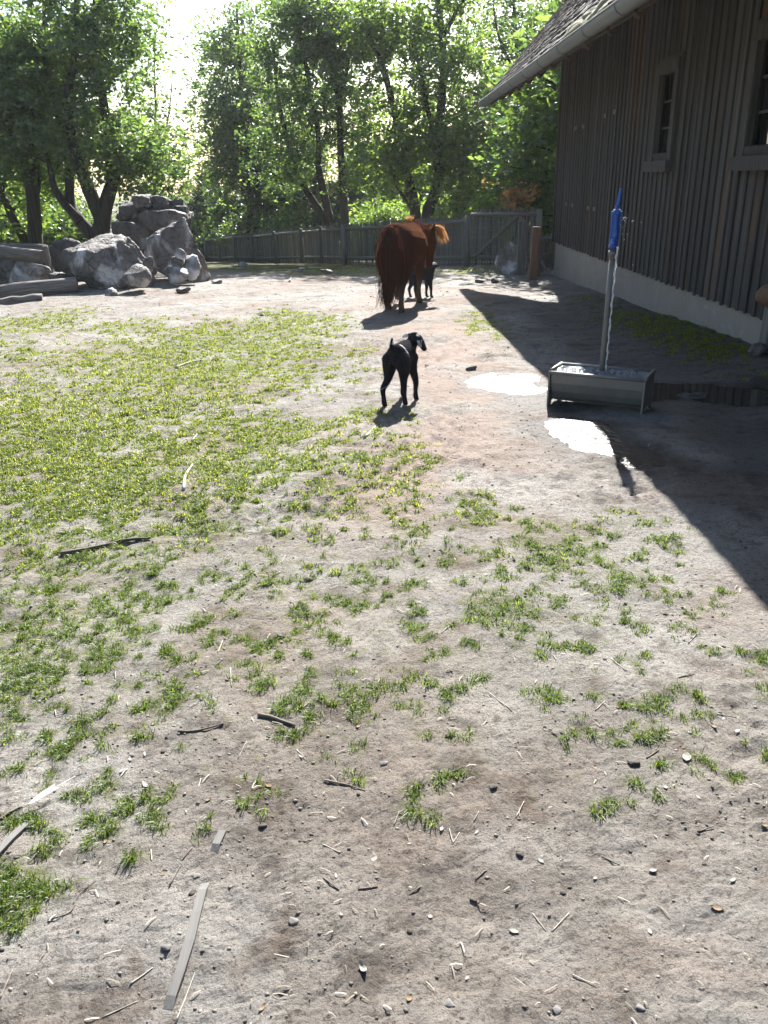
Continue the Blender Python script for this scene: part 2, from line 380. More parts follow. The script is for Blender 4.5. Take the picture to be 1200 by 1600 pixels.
def soil():
    m, n, b = nmat('trampled soil'); c = coords(n)
    at_ = lambda s: N(n, 'ShaderNodeAttribute', attribute_name=s).outputs['Fac']
    a = noise(n, c, 1.3, 5, .6); d = noise(n, c, .75, 5, .6, .6); e = noise(n, c, 3.1, 6, .65, .3)
    f = noise(n, c, 55, 5, .7); h = noise(n, c, 140, 3, .6); q = noise(n, c, 14, 6, .7)
    col = mixc(n, ramp(n, a, [(.35, 0), (.65, 1)]), (.262,.247,.226), (.378,.360,.332))
    col = mixc(n, ramp(n, d, [(.48, 0), (.66, .75)]), col, (.245,.185,.145))
    col = mixc(n, ramp(n, e, [(.54, 0), (.66, .8)]), col, (.155,.118,.092))
    e2 = noise(n, c, 5.5, 7, .7, .4); col = mixc(n, ramp(n, e2, [(.54, 0), (.64, .7)]), col, (.125,.115,.104))
    col = mixc(n, ramp(n, q, [(.55, 0), (.68, .7)]), col, (.125,.105,.088))
    col = mixc(n, ramp(n, f, [(.57, 0), (.66, .75)]), col, (.085,.070,.058))
    col = mixc(n, ramp(n, h, [(.68, 0), (.76, .5)]), col, (.42,.40,.37))
    sp = noise(n, c, 95, 5, .75, .6); col = mixc(n, ramp(n, sp, [(.56, 0), (.62, .75)]), col, (.10,.085,.072))
    sq = noise(n, c, 32, 7, .75, .8); col = mixc(n, ramp(n, sq, [(.57, 0), (.64, .65)]), col, (.13,.112,.098))
    g = noise(n, c, 30, 4)
    mo = N(n, 'ShaderNodeMath', operation='MULTIPLY'); n.links.new(at_('moss'), mo.inputs[0]); n.links.new(ramp(n, g, [(.38, .15), (.6, 1)]), mo.inputs[1])
    mo2 = N(n, 'ShaderNodeMath', operation='MULTIPLY'); n.links.new(mo.outputs[0], mo2.inputs[0]); mo2.inputs[1].default_value = .75
    col = mixc(n, mo2.outputs[0], col, (.140,.155,.045))
    col = mixc(n, at_('far'), col, mixc(n, g, (.05,.06,.022), (.12,.12,.055)))
    cm = N(n, 'ShaderNodeMath', operation='MULTIPLY'); n.links.new(at_('clay'), cm.inputs[0]); cm.inputs[1].default_value = .7
    col = mixc(n, cm.outputs[0], col, (.315,.242,.200))
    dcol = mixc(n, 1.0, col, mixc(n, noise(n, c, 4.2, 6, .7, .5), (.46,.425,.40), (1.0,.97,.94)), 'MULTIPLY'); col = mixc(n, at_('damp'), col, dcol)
    wet_shade_col = mixc(n, 1.0, col, (.26,.25,.24), 'MULTIPLY')  # one dark tint for real wetness and the painted barn shade
    w = at_('wet'); col = mixc(n, w, col, wet_shade_col)
    n.links.new(col, b.inputs['Base Color'])
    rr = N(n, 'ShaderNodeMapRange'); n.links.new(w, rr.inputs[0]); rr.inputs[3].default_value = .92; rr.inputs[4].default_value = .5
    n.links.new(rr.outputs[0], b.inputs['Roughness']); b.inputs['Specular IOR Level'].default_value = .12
    p = bump(n, noise(n, c, 7, 10, .72, .3), .9, .085); p = bump(n, noise(n, c, 24, 8, .72, .5), .8, .03, p); p = bump(n, noise(n, c, 75, 5, .7), .55, .009, p)
    n.links.new(p, b.inputs['Normal']); return m
M['soil'] = soil()
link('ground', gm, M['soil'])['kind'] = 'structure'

# pale gravel path beyond the fence
def strip(name, pts, w, mat, dz):
    V = []; Fs = []
    pts = [Vector(p) for p in pts]; n = 60; P = []
    for i in range(n+1):
        t = i/n*(len(pts)-1); k = min(int(t), len(pts)-2); P.append(pts[k].lerp(pts[k+1], t-k))
    for i, p in enumerate(P):
        d = (P[min(i+1, n)]-P[max(i-1, 0)]).normalized(); s = Vector((-d.y, d.x))
        for k in range(7):
            q = p + s*w*(k/6-.5); V.append((q.x, q.y, float(gbase(q.x, q.y)+(fbm(q.x, q.y, 3.2, 3, 2)-.5)*.035)+dz))
    Fs = [[i*7+k, i*7+k+1, (i+1)*7+k+1, (i+1)*7+k] for i in range(n) for k in range(6)]
    o = link(name, mesh_np(name, V, Fs, True), mat); o['kind'] = 'structure'
M['gravel'] = plain('pale gravel', (.36,.34,.31), .95, 0, .25, 60, .5, 20)
strip('path', [(6.5,23.6),(2.6,24.2),(-.2,29.5),(-3.5,38),(-7.5,48)], 2.4, M['gravel'], .03)

# puddles: thin sheets of water lying in the hollows
def puddle(p, mat, grow=1.02, name='puddle'):
    cx, cy, rx, ry, a = p; n = 26
    g = np.linspace(-1.9, 1.9, 90); U, Wd = np.meshgrid(g*rx, g*ry)
    X = cx+U*math.cos(a)-Wd*math.sin(a); Y = cy+U*math.sin(a)+Wd*math.cos(a)
    r = pud_r(X, Y, p); lvl = float(gbase(cx, cy))-.005
    k = 90; idx = np.arange(k*k).reshape(k, k)
    keep = (r[:-1,:-1] < grow) & (r[1:,1:] < grow) & (r[:-1,1:] < grow) & (r[1:,:-1] < grow)
    q = np.stack([idx[:-1,:-1], idx[:-1,1:], idx[1:,1:], idx[1:,:-1]], -1)[keep]
    used = np.unique(q); rem = np.full(k*k, -1); rem[used] = np.arange(len(used))
    V = np.stack([X, Y, np.full_like(X, lvl+.001)], -1).reshape(-1, 3)[used]
    o = link(name, mesh_np(name, V, rem[q], True), mat); o['kind'] = 'structure'
puddle(PUD[0], M['puddlew']); puddle(PUD[1], M['puddlew']); puddle(PUD[2], M['puddle'])

# ------------------------------------------------------------------ barn
WX, Y0, Y1 = 3.65, -1.0, 17.9
PT = .17                                   # top of the plinth
EX, EZ, EY = 2.38, 2.99, 19.7              # eave edge
SL = R(48)
barn = empty('barn', (WX, 8.0, 0), 'dark weathered timber barn with hipped shingle roof and long gutter', 'barn')
def bl(p): return (p[0]-WX, p[1]-8.0, p[2])
def part(mb, name, mat, parent=None): 
    o = mb.build(name, mat, parent or barn)
    if parent is None: o.matrix_parent_inverse = barn.matrix_basis.inverted()
    return o
bm_ = MB(); bm_.box((WX+3.035, (Y0+Y1)/2, -.645), (6.0, Y1-Y0-.04, 1.66)); part(bm_, 'plinth', M['plinth'])
bm_ = MB(); bm_.box((WX+3.06, (Y0+Y1)/2, 1.9), (6.0, Y1-Y0-.06, 3.44)); part(bm_, 'wall', M['board'])
# windows: (y centre, width, z of sill underside, z of top)
WIN = [(11.32, .80, 1.47, 2.72), (8.38, .92, 1.47, 2.72), (3.2, .95, 1.47, 2.72)]
TOPZ = 3.62
def in_win(y):
    for yc, w, a, b in WIN:
        if abs(y-yc) < w/2+.02: return (a, b)
    return None
shapes = {}
def board_obj(name, y, z0, z1, w, th, x, mat, jit=.004):
    key = (name, round(w, 3), th)
    if key not in shapes:
        b = MB(); e = .004
        prof = [(-w/2, 0), (w/2, 0), (w/2, -th+e), (w/2-e, -th), (-w/2+e, -th), (-w/2, -th+e)]
        V = [(a, px, z) for z in (0, 1) for px, a in prof]; n = len(prof)
        b.add(V, [[i, (i+1) % n, n+(i+1) % n, n+i] for i in range(n)] + [list(range(n))[::-1], list(range(n, 2*n))])
        me = b.mesh(name); me.materials.append(mat); shapes[key] = me
    o = bpy.data.objects.new(name, shapes[key]); COL.objects.link(o); o.parent = barn
    o.location = (x-WX+random.uniform(-jit, jit), y-8.0, z0); o.scale = (1, 1, z1-z0)
    return o
y = Y1-.1; pit = .200; k = 0
while y > Y0+.1:
    wn = in_win(y)
    segs = [(PT+.0+random.uniform(-.012, .012), TOPZ)] if wn is None else [(PT+random.uniform(-.01, .01), wn[0]+.01), (wn[1]+.02, TOPZ)]
    for a, b in segs: board_obj('wall_board', y, a, b, .192, .026, WX+.03, M['board'])
    wn2 = in_win(y-pit/2)
    segs = [(PT-.01+random.uniform(-.012, .012), TOPZ)] if wn2 is None else [(PT-.01, wn2[0]+.01), (wn2[1]+.02, TOPZ)]
    for a, b in segs: board_obj('wall_batten', y-pit/2, a, b, random.choice((.042,.046,.05,.054)), .022, WX+.004, M['batten'])
    y -= pit; k += 1
board_obj('corner_board', Y1-.01, PT-.01, TOPZ, .09, .05, WX+.01, M['batten'])
for yc, w, za, zb in WIN:
    root = MB()
    fr = MB(); t = .10
    fr.box((WX-.022, yc-w/2+t/2, (za+zb)/2+.06), (.075, t, zb-za-.12)); fr.box((WX-.022, yc+w/2-t/2, (za+zb)/2+.06), (.075, t, zb-za-.12))
    fr.box((WX-.026, yc, zb-.05), (.083, w+.004, .13))
    fo = part(fr, 'window', M['frame'])
    s = MB(); s.box((WX-.045, yc, za+.075), (.15, w+.12, .13)); part(s, 'sill', M['frame'], fo)
    s = MB(); s.box((WX-.012, yc, za+.185), (.07, w-2*t-.004, .09), Matrix.Rotation(-.25, 3, 'Y')); part(s, 'bottom_rail', M['frame'], fo)
    z0, z1 = za+.22, zb-.115; wi = w-2*t
    for j in range(2):
        for i in range(3):
            g = MB(); hh = (z1-z0)/3; g.box((WX+.05, yc-wi/4+j*wi/2, z0+hh*(i+.5)), (.006, wi/2-.02, hh-.02), Matrix.Rotation(random.uniform(-.03,.03), 3, 'Z')); part(g, 'pane', M['glass'], fo)
    g = MB(); g.box((WX+.044, yc, (z0+z1)/2), (.03, .026, z1-z0)); part(g, 'mullion', M['frame'], fo)
    for i in (1, 2):
        for s_ in (-1, 1):
            g = MB(); g.box((WX+.043, yc+s_*(wi/4+.004), z0+(z1-z0)/3*i), (.028, wi/2-.02, .024)); part(g, 'glazing_bar', M['frame'], fo)
    g = MB(); g.box((WX+.012, yc, zb+.04), (.10, w+.1, .05)); part(g, 'lintel', M['frame'], fo)
# pale little metal plates of a boarded hatch
for yy, zz in ((16.35,2.23),(15.75,2.23),(14.3,2.31),(13.75,2.33),(16.75,.93),(16.25,.93),(15.0,.92),(14.55,.92)):
    g = MB(); g.box((WX-.032, yy, zz), (.008, .14, .065)); part(g, 'hinge_plate', M['hinge'])
# roof
RUN = 3.6
roof = MB(); rz = lambda x: EZ+(x-EX)*math.tan(SL)
th = .07
for sg in (0, 1):
    xa, xb = (EX, EX+RUN) if sg == 0 else (EX+2*RUN, EX+RUN)
    A = [(xa, Y0-.8, EZ), (xa, EY, EZ), (xb, EY, rz(EX+RUN)), (xb, Y0-.8, rz(EX+RUN))]
    roof.add(A + [(p[0], p[1], p[2]-th) for p in A], [[0,1,2,3],[7,6,5,4],[0,4,5,1],[1,5,6,2],[2,6,7,3],[3,7,4,0]])
roof.box((EX+RUN, (Y0+EY)/2, rz(EX+RUN)+.02), (.3, EY-Y0, .05))
for sg in (0, 1):
    gx = WX+.08 if sg == 0 else 2*(EX+RUN)-WX-.08
    roof.add([(gx, Y1-.06, 3.55), (EX+RUN, Y1-.06, 3.55), (EX+RUN, Y1-.06, rz(EX+RUN)-.1), (gx, Y1-.06, rz(WX)-.12)], [[0,1,2,3]])
roof_o = part(roof, 'roof', M['rafter'])
sh = []
du = .185                                          # exposed length of each course, along the slope
for c in range(24):
    s0 = -.04 + c*du; yy = EY + .04 + random.uniform(-.03, .03)
    while yy > Y0-.7:
        w = random.uniform(.09, .19)
        sh.append((yy-w/2, s0+random.uniform(-.02, .02), w)); yy -= w+random.uniform(.003, .012)
def sh_mat(e):
    yy, s0, w = e
    if yy is None:
        p = Vector((EX+s0*.72, EY-s0*.72, rz(EX+s0*.72)+.03)); d = Vector((1, -1, math.tan(SL))).normalized()
        side = Vector((1, 1, 0)).normalized(); up = d.cross(side)*-1
        L = .3
    else:
        p = Vector((EX+s0*math.cos(SL), yy, rz(EX+s0*math.cos(SL))+.012)); d = Vector((math.cos(SL), 0, math.sin(SL)))
        side = Vector((0, 1, 0)); L = .38; up = Vector((-math.sin(SL), 0, math.cos(SL)))
    q = Matrix((d, side, up)).transposed().to_4x4()
    lift = Matrix.Rotation(R(random.uniform(4, 11)), 4, 'Y') @ Matrix.Rotation(R(random.uniform(-2.5, 2.5)), 4, 'Z')
    return Matrix.Translation(p) @ q @ lift @ Matrix.Diagonal((L, w, random.uniform(.9, 1.9), 1))
shm = []
for k in range(4):
    b = MB(); b.box((.5, 0, .009), (1, 1, .02), None, 1, .0025)
    b.v = [(x, y_*(.97 if x > .5 else 1), z) for x, y_, z in b.v]
    me = b.mesh('shingle'); me.materials.append(M['shingle']); shm.append(me)
mats = [sh_mat(e) for e in sh]
def vis(mt):
    p = mt.translation; c = CAMROT.transposed() @ (p-Vector((0, 0, EYE)))
    u = 600+F*c.x/-c.z; v = 800-F*c.y/-c.z
    ok = -c.z > 0 and -20 < u < 1220 and -25 < v
    return (0 if ok else 1, -c.z)
order = sorted(range(len(mats)), key=lambda i: vis(mats[i]))
inv = barn.matrix_basis.inverted()
for i in order[:290]:
    o = bpy.data.objects.new('shingle', shm[i % 4]); COL.objects.link(o); o.parent = roof_o
    o.matrix_basis = mats[i]
b = MB()
base = [Vector(v) for v in shm[0].vertices[:] and [v.co for v in shm[0].vertices]]
fs = [list(p.vertices) for p in shm[0].polygons]
V = np.array([[*v, 1] for v in base]); allV = []; allF = []
for k, i in enumerate(order[290:]):
    allV.append((np.array(mats[i]) @ V.T).T[:, :3]); allF.append(np.array(fs)+8*k)
o = link('shingles', mesh_np('shingles', np.concatenate(allV), np.concatenate(allF)), M['shingle'], roof_o); o['kind'] = 'stuff'
# rafters under the eave
yy = Y1-.1
while yy > Y0:
    r = MB(); L = 1.62
    r.box((EX+.05+L/2*math.cos(SL), yy, EZ-.14+L/2*math.sin(SL)), (L, .1, .13), Matrix.Rotation(-SL, 3, 'Y')); part(r, 'rafter', M['rafter']); yy -= 1.0
r = MB(); r.box((EX+.075, (Y0+EY)/2-.4, EZ-.045), (.03, EY-Y0+.7, .17)); part(r, 'fascia', M['rafter'])
r = MB(); r.box((WX-.5, (Y0+EY)/2-.1, EZ+.46), (.12, EY-Y0-1.0, .14)); part(r, 'purlin', M['rafter'])
# gutter
GX, GZ, GR_ = EX-.05, EZ-.05, .098
prof = [(GX+GR_*math.cos(t), GZ+GR_*math.sin(t)) for t in np.linspace(math.pi, 2*math.pi, 13)]
inner = [(GX+(GR_-.006)*math.cos(t), GZ+(GR_-.006)*math.sin(t)) for t in np.linspace(2*math.pi, math.pi, 13)]
g = MB(); g.prism(prof+inner, 1, Y0-.7, EY+.1)
g.tube([(GX-GR_, Y0-.7, GZ), (GX-GR_, EY+.1, GZ)], .013, 8)
g.prism([(a, b_) for a, b_ in prof], 1, EY+.096, EY+.102)
gut = part(g, 'gutter', M['zinc'])
yy = EY-.35
while yy > Y0-.5:
    b = MB(); w = .03
    po = [(GX+(GR_+.008)*math.cos(t), GZ+(GR_+.008)*math.sin(t)) for t in np.linspace(math.pi*.93, 2*math.pi, 13)]
    pi_ = [(GX+(GR_+.001)*math.cos(t), GZ+(GR_+.001)*math.sin(t)) for t in np.linspace(2*math.pi, math.pi*.93, 13)]
    b.prism(po+pi_, 1, yy-w/2, yy+w/2); part(b, 'gutter_bracket', M['zincband'], gut); yy -= 1.32

# ------------------------------------------------------------------ picket fence and gate
FP = [(2.28,20.9), (-.90,26.1), (-2.55,30.2), (-5.15,36.0), (-8.7,44.0), (-10.4,48.0)]
GP = [(3.75,19.75), (2.28,20.9)]
def fbase(x, y): return float(gbase(x, y))
pk = []
for k in range(3):
    b = MB(); h = 1.0; w = .041
    b.add([(-w/2,-.011,0),(w/2,-.011,0),(w/2,.011,0),(-w/2,.011,0),(-w/2,-.011,.965),(w/2,-.011,.965),(w/2,.011,.965),(-w/2,.011,.965),(-w*.2,-.011,1),(w*.2,-.011,1),(w*.2,.011,1),(-w*.2,.011,1)],
          [[0,3,2,1],[0,1,5,4],[1,2,6,5],[2,3,7,6],[3,0,4,7],[4,5,9,8],[5,6,10,9],[6,7,11,10],[7,4,8,11],[8,9,10,11]])
    me = b.mesh('picket'); me.materials.append(M['picket']); pk.append(me)
def fence_run(root, P, H, sp, post_gap, brace=False, end=True):
    for i in range(len(P)-1):
        a, b_ = Vector(P[i]), Vector(P[i+1]); L = (b_-a).length; d = (b_-a)/L; ang = math.atan2(d.y, d.x)
        nrm = Vector((d.y, -d.x)); nrm = nrm if nrm.y < 0 else -nrm
        n = int(L/sp[i])
        for k in range(n):
            q = a+d*(k+.5)*L/n
            o = bpy.data.objects.new('picket', random.choice(pk)); COL.objects.link(o); o.parent = root
            o.location = (q.x-root.location.x, q.y-root.location.y, fbase(q.x, q.y)-.02+random.uniform(-.02, .015)-root.location.z)
            o.rotation_euler = (random.uniform(-.012, .012), random.uniform(-.02, .02), ang+random.uniform(-.05, .05)); o.scale = (random.uniform(.85, 1.12), 1, H*random.uniform(.985, 1.02))
        for hz, r in ((H-.16, .048), (.20, .042)):
            np_ = max(2, int(L/2.2))
            pts = []
            for k in range(np_+1):
                q = a+d*L*k/np_+nrm*.062
                pts.append((q.x, q.y, fbase(q.x, q.y)+hz+random.uniform(-.012, .012)))
            rb = MB(); rb.tube(pts, [r*random.uniform(.92, 1.08) for _ in pts], 9); o = rb.build('rail', M['rail'], root); o.matrix_parent_inverse = root.matrix_basis.inverted()
        np_ = max(1, round(L/post_gap))
        for k in range(np_ + (1 if (end and i == len(P)-2) else 0)):
            q = a+d*L*k/np_+nrm*.16
            z = fbase(q.x, q.y); pb = MB(); pb.tube([(q.x, q.y, z-.3), (q.x, q.y, z+H-.05)], [.068, .06], 10); o = pb.build('post', M['picket'], root); o.matrix_parent_inverse = root.matrix_basis.inverted()
        if brace:
            q0 = a+d*L*.93+nrm*.1; q1 = a+d*L*.30+nrm*.1; z0, z1 = fbase(*q0)+.2, fbase(*q1)+H-.17
            pb = MB(); pb.tube([(q0.x, q0.y, z0), (q1.x, q1.y, z1)], .042, 9); o = pb.build('brace', M['rail'], root); o.matrix_parent_inverse = root.matrix_basis.inverted()
            q2 = a+d*L*.06+nrm*.1
            pb = MB(); pb.tube([(q2.x, q2.y, fbase(*q2)+.75), (q1.x, q1.y, z1-.02)], .032, 9); o = pb.build('brace', M['rail'], root); o.matrix_parent_inverse = root.matrix_basis.inverted()
fr = empty('picket_fence', (-.9, 26.1, fbase(-.9, 26.1)), 'long grey picket fence with round rails running along the back of the yard', 'fence')
bpy.context.view_layer.update()
fence_run(fr, FP, 1.2, [.083, .09, .10, .115, .14], 2.6)
gr = empty('picket_gate', (3.0, 20.3, fbase(3.0, 20.3)), 'grey picket gate with a long diagonal brace near the barn corner', 'gate')
fence_run(gr, GP, 1.32, [.080], 1.3, True, False)
# plank fence standing behind
pf = empty('plank_fence', (3.0, 25.6, fbase(3, 25.6)), 'dark fence of horizontal planks seen through the picket gate', 'fence')
for k in range(4):
    b = MB(); b.box((3.4, 25.6-.15*.0, fbase(3, 25.6)+.30+k*.27), (5.2, .03, .21), Matrix.Rotation(.02, 3, 'Y')); o = b.build('plank', M['rail'], pf); o.matrix_parent_inverse = pf.matrix_basis.inverted()
for x in (.95, 2.6, 4.3, 5.9):
    b = MB(); b.box((x, 25.66, fbase(3, 25.6)+.55), (.11, .085, 1.5)); o = b.build('post', M['picket'], pf); o.matrix_parent_inverse = pf.matrix_basis.inverted()

# posts and panel next to the barn corner
def single(mb, name, mat, label, cat, origin, group=None, kind=None):
    me = mb.mesh(name); ox = Vector(origin)
    me.transform(Matrix.Translation(-ox)); o = link(name, me, mat, None, ox)
    return tag(o, label, cat, group, kind)
x, yq = 3.08, 16.9; z = gz(x, yq)
b = MB(); b.box((x, yq, z+.42), (.15, .13, 1.14), Matrix.Rotation(.03, 3, 'Y')); b.box((x+.015, yq, z+.995), (.165, .145, .018), Matrix.Rotation(.03, 3, 'Y'))
single(b, 'square_post', M['postbrown'], 'reddish brown square wooden post standing in front of the barn corner', 'post', (x, yq, z))
x, yq = 3.04, 18.2; z = gz(x, yq)
b = MB(); b.box((x, yq, z+.47), (.17, .14, 1.22)); b.box((x, yq, z+1.09), (.19, .155, .022))
single(b, 'square_post', M['picket'], 'grey square post just behind the reddish brown post', 'post', (x, yq, z))
rt = empty('timber_hurdle', (3.25, 18.0, gz(3.25, 18.0)), 'grey plank hurdle with a round top log between the posts and the barn', 'hurdle')
z = gz(3.25, 18.0)
for k, (xx, h, yy) in enumerate(((3.2,.96,17.6),(3.33,.93,17.9),(3.46,.86,18.3),(3.62,.84,18.4),(3.78,.82,18.45))):
    b = MB(); b.box((xx, yy, z+h/2-.05), (.125, .03, h)); o = b.build('plank', M['picket'], rt); o.matrix_parent_inverse = rt.matrix_basis.inverted()
b = MB(); b.tube([(3.2,17.75,z+.74), (3.5,18.05,z+.73), (4.1,18.2,z+.72)], [.06,.066,.06], 10); o = b.build('top_log', M['log'], rt); o.matrix_parent_inverse = rt.matrix_basis.inverted()

# ------------------------------------------------------------------ boulders
def ico(sub):
    bm = bmesh.new(); bmesh.ops.create_icosphere(bm, subdivisions=sub, radius=1)
    V = np.array([v.co[:] for v in bm.verts]); Fs = np.array([[v.index for v in f.verts] for f in bm.faces]); bm.free(); return V, Fs
ICO = {s: ico(s) for s in (1, 2, 3, 4, 5)}
def n3(p, sc, seed):
    return (vn(p[:,0]+seed, p[:,1]*1.1+p[:,2]*.7, sc, seed)+vn(p[:,1]-seed, p[:,2]*1.2+p[:,0]*.6, sc, seed+3)+vn(p[:,2], p[:,0]-p[:,1]*.5, sc, seed+5))/3-.5
def rock_mesh(rad, seed, sub=4, planes=14, rough=1.0, boxy=0):
    rs = np.random.RandomState(seed); V, Fs = ICO[sub]
    P = rs.normal(size=(planes, 3))
    if boxy: P[:6] = np.array([[1,0,0],[-1,0,0],[0,1,0],[0,-1,0],[0,0,1],[0,0,-1]])+rs.normal(size=(6, 3))*.12
    P /= np.linalg.norm(P, axis=1)[:, None]; D = rs.uniform(.62, 1.0, planes)
    if boxy: D[:6] = rs.uniform(.58, .78, 6); D[6:] = rs.uniform(.66, 1.0, planes-6)
    dots = V @ P.T; rr = np.where(dots > .05, D/np.maximum(dots, .05), 9); r = rr.min(1); r = np.minimum(r, 1.35)
    W_ = V*r[:, None]
    W_ *= (1+rough*(.20*n3(W_, 2.2, seed)+.12*n3(W_, 5.5, seed+1)+.07*n3(W_, 13, seed+2)+.035*n3(W_, 30, seed+4)))[:, None]
    lo, hi = W_.min(0), W_.max(0); W_ = (W_-(lo+hi)/2)/((hi-lo)/2)
    return mesh_np('rock', W_*np.array(rad), Fs, False)
def rock(name, label, cat, c, rad, seed, mat, sub=4, rz=0.0, group=None, parent=None, planes=14, rough=1.0, tilt=0.0):
    me = rock_mesh(rad, seed, sub, planes, rough, parent is not None); o = link(name, me, M[mat])
    o.rotation_euler = (0, tilt, rz)
    if parent is None:
        o.location = c; tag(o, label, cat, group)
    else:
        o.parent = parent; o.location = Vector(c)-parent.location
    return o
def rock_px(name, label, cat, u0, v0, u1, v1, Y, dep, seed, mat, sub=4, sink=.12, group=None, parent=None, tilt=0.0, planes=14, rough=1.0):
    c = at((u0+u1)/2, (v0+v1)/2, Y); k = pxm(Y)
    rx = (u1-u0)/2*k; rzv = (v1-v0)/2*k
    c.z -= rzv*sink*.5
    return rock(name, label, cat, c, (rx, rx*dep, rzv*(1+sink*.5)), seed, mat, sub, 0, group, parent, planes, rough, tilt)
rock_px('boulder', 'large dark cracked boulder with pale crust along its top, lowest of the left rock group', 'boulder', 100, 368, 240, 462, 16.2, .8, 21, 'rock', 5, .25, tilt=.1)
rock_px('boulder', 'tall slanting grey boulder with white flank at the right end of the left rock group', 'boulder', 222, 340, 331, 436, 17.6, .8, 34, 'rock', 5, .25, tilt=.25)
st = empty('rock_outcrop', at(242, 380, 19.0), 'layered dark rock outcrop of stacked slabs behind the slanting boulder', 'rock outcrop')
for i, (a, b0, c_, d, mt) in enumerate(((180,346,246,392,'rockd'),(232,346,300,392,'rockd'),(184,332,240,358,'rock'),(224,328,298,362,'rockd'),(184,316,218,342,'rockd'),(202,312,248,336,'rockd'),(206,304,238,324,'rockd'),(230,306,268,334,'rock'),(254,312,290,340,'rockd'),(268,322,296,344,'rockd'))):
    rock_px('slab', None, None, a, b0, c_, d, 19.0+.25*(i % 3), .9, 50+i, 'rockd', 4, .1, None, st, rough=1.7)
rock_px('boulder', 'dark lumpy boulder behind the big cracked boulder beside the logs', 'boulder', 76, 372, 150, 436, 17.4, .9, 62, 'rockd', 4, .2)
rock_px('boulder', 'flat pale boulder peeking over the big cracked boulder', 'boulder', 118, 372, 190, 410, 17.8, .9, 63, 'rock', 4, .2)
rock_px('boulder', 'pointed light grey boulder behind the long lower log', 'boulder', 15, 404, 80, 452, 15.9, .8, 64, 'rockw', 4, .2)
rock_px('boulder', 'dark rounded boulder below the raised log at the left edge', 'boulder', -22, 394, 36, 446, 16.4, .9, 66, 'rockd', 4, .2)
for i, (a, b0, c_, d, Y, mt, lb) in enumerate((
    (274,388,291,403,16.7,'rockw','small white stone perched on top of the cairn against the slanting boulder'),
    (268,400,290,420,16.7,'rock','grey block in the middle of the cairn under the small white stone'),
    (284,398,314,432,16.8,'rockw','pale upright rock leaning on the slanting boulder right of the cairn'),
    (257,415,294,440,16.4,'rockw','flat pale rock at the foot of the slanting boulder'),
    (194,413,238,445,15.5,'rock','wedge shaped grey rock at the lower right of the big cracked boulder'),
    (222,400,240,425,16.0,'rock','narrow rock wedged between the cracked boulder and the slanting boulder'),
    (162,450,184,466,14.9,'rockw','white pebble rock on the soil in front of the big cracked boulder'),
    (78,425,118,452,15.8,'rockd','low dark rock between the logs and the big cracked boulder'),
    (274,448,297,457,15.4,'rock','small flat stone on the soil below the slanting boulder'),
    (330,436,348,443,17.0,'rockw','small pale stone right of the slanting boulder'),
    (372,408,388,416,21.5,'rockw','pale stone at the foot of the picket fence left of the pony'),
    (464,418,476,424,19.5,'rockw','small white stone on the shaded grass before the fence'),
    (498,420,520,428,18.4,'rockd','dark clod of earth at the edge of the shaded grass'))):
    rock_px('rock', lb, 'rock', a, b0, c_, d, Y, .9, 80+i, mt, 3, .3)
rock_px('boulder', 'dark grey boulder in front of the picket gate near the barn corner', 'boulder', 774, 378, 828, 430, 18.6, .8, 101, 'rock', 5, .2)
rock_px('boulder', 'small craggy boulder squeezed between the hurdle and the barn corner', 'boulder', 840, 394, 872, 434, 18.2, .8, 103, 'rock', 4, .2)
rock_px('rock', 'jagged wet rock sitting in the shaded puddle right of the trough', 'rock', 1050, 613, 1104, 638, 6.35, .7, 104, 'rockd', 4, .3)
rock_px('rock', 'small black stone at the foot of the barn plinth', 'rock', 906, 430, 919, 441, 15.6, .9, 105, 'rockd', 3, .2)
rock_px('rock', 'low flat grey stone on the soil beside the barn plinth', 'rock', 925, 434, 948, 443, 14.9, .9, 106, 'rockb', 3, .3)
rock_px('rock', 'dark round rock against the plinth at the right edge of the yard', 'rock', 1172, 535, 1204, 556, 7.5, .9, 107, 'rockd', 4, .2)
rock_px('rock', 'flat grey stone on the sunny soil left of the glaring puddle', 'rock', 727, 570, 745, 578, 7.75, .7, 108, 'rock', 3, .3)
rock_px('rock', 'flat wet stone in the churned mud near the boulder by the gate', 'rock', 742, 436, 762, 442, 16.4, .9, 109, 'rockd', 3, .3)
rock_px('rock', 'small dark lump in the churned mud near the boulder by the gate', 'rock', 766, 433, 780, 443, 16.4, .9, 110, 'rockd', 3, .3)
# rounded log end at the right edge
b = MB(); p = at(1204, 462, 7.6)
b.tube([(p.x-.09, p.y+.05, p.z), (p.x-.075, p.y+.03, p.z), (p.x, p.y, p.z), (p.x+.35, p.y-.1, p.z)], [.05, .085, .11, .10], 14)
lg = single(b, 'log', M['postbrown'], 'rounded brown log end jutting in from the right edge beside the barn wall', 'log', p)
b = MB(); b.box((p.x+.06, p.y, p.z-.30), (.14, .14, .42)); single(b, 'short_post', M['picket'], 'short grey post carrying the rounded brown log at the right edge', 'post', (p.x+.06, p.y, p.z-.5))

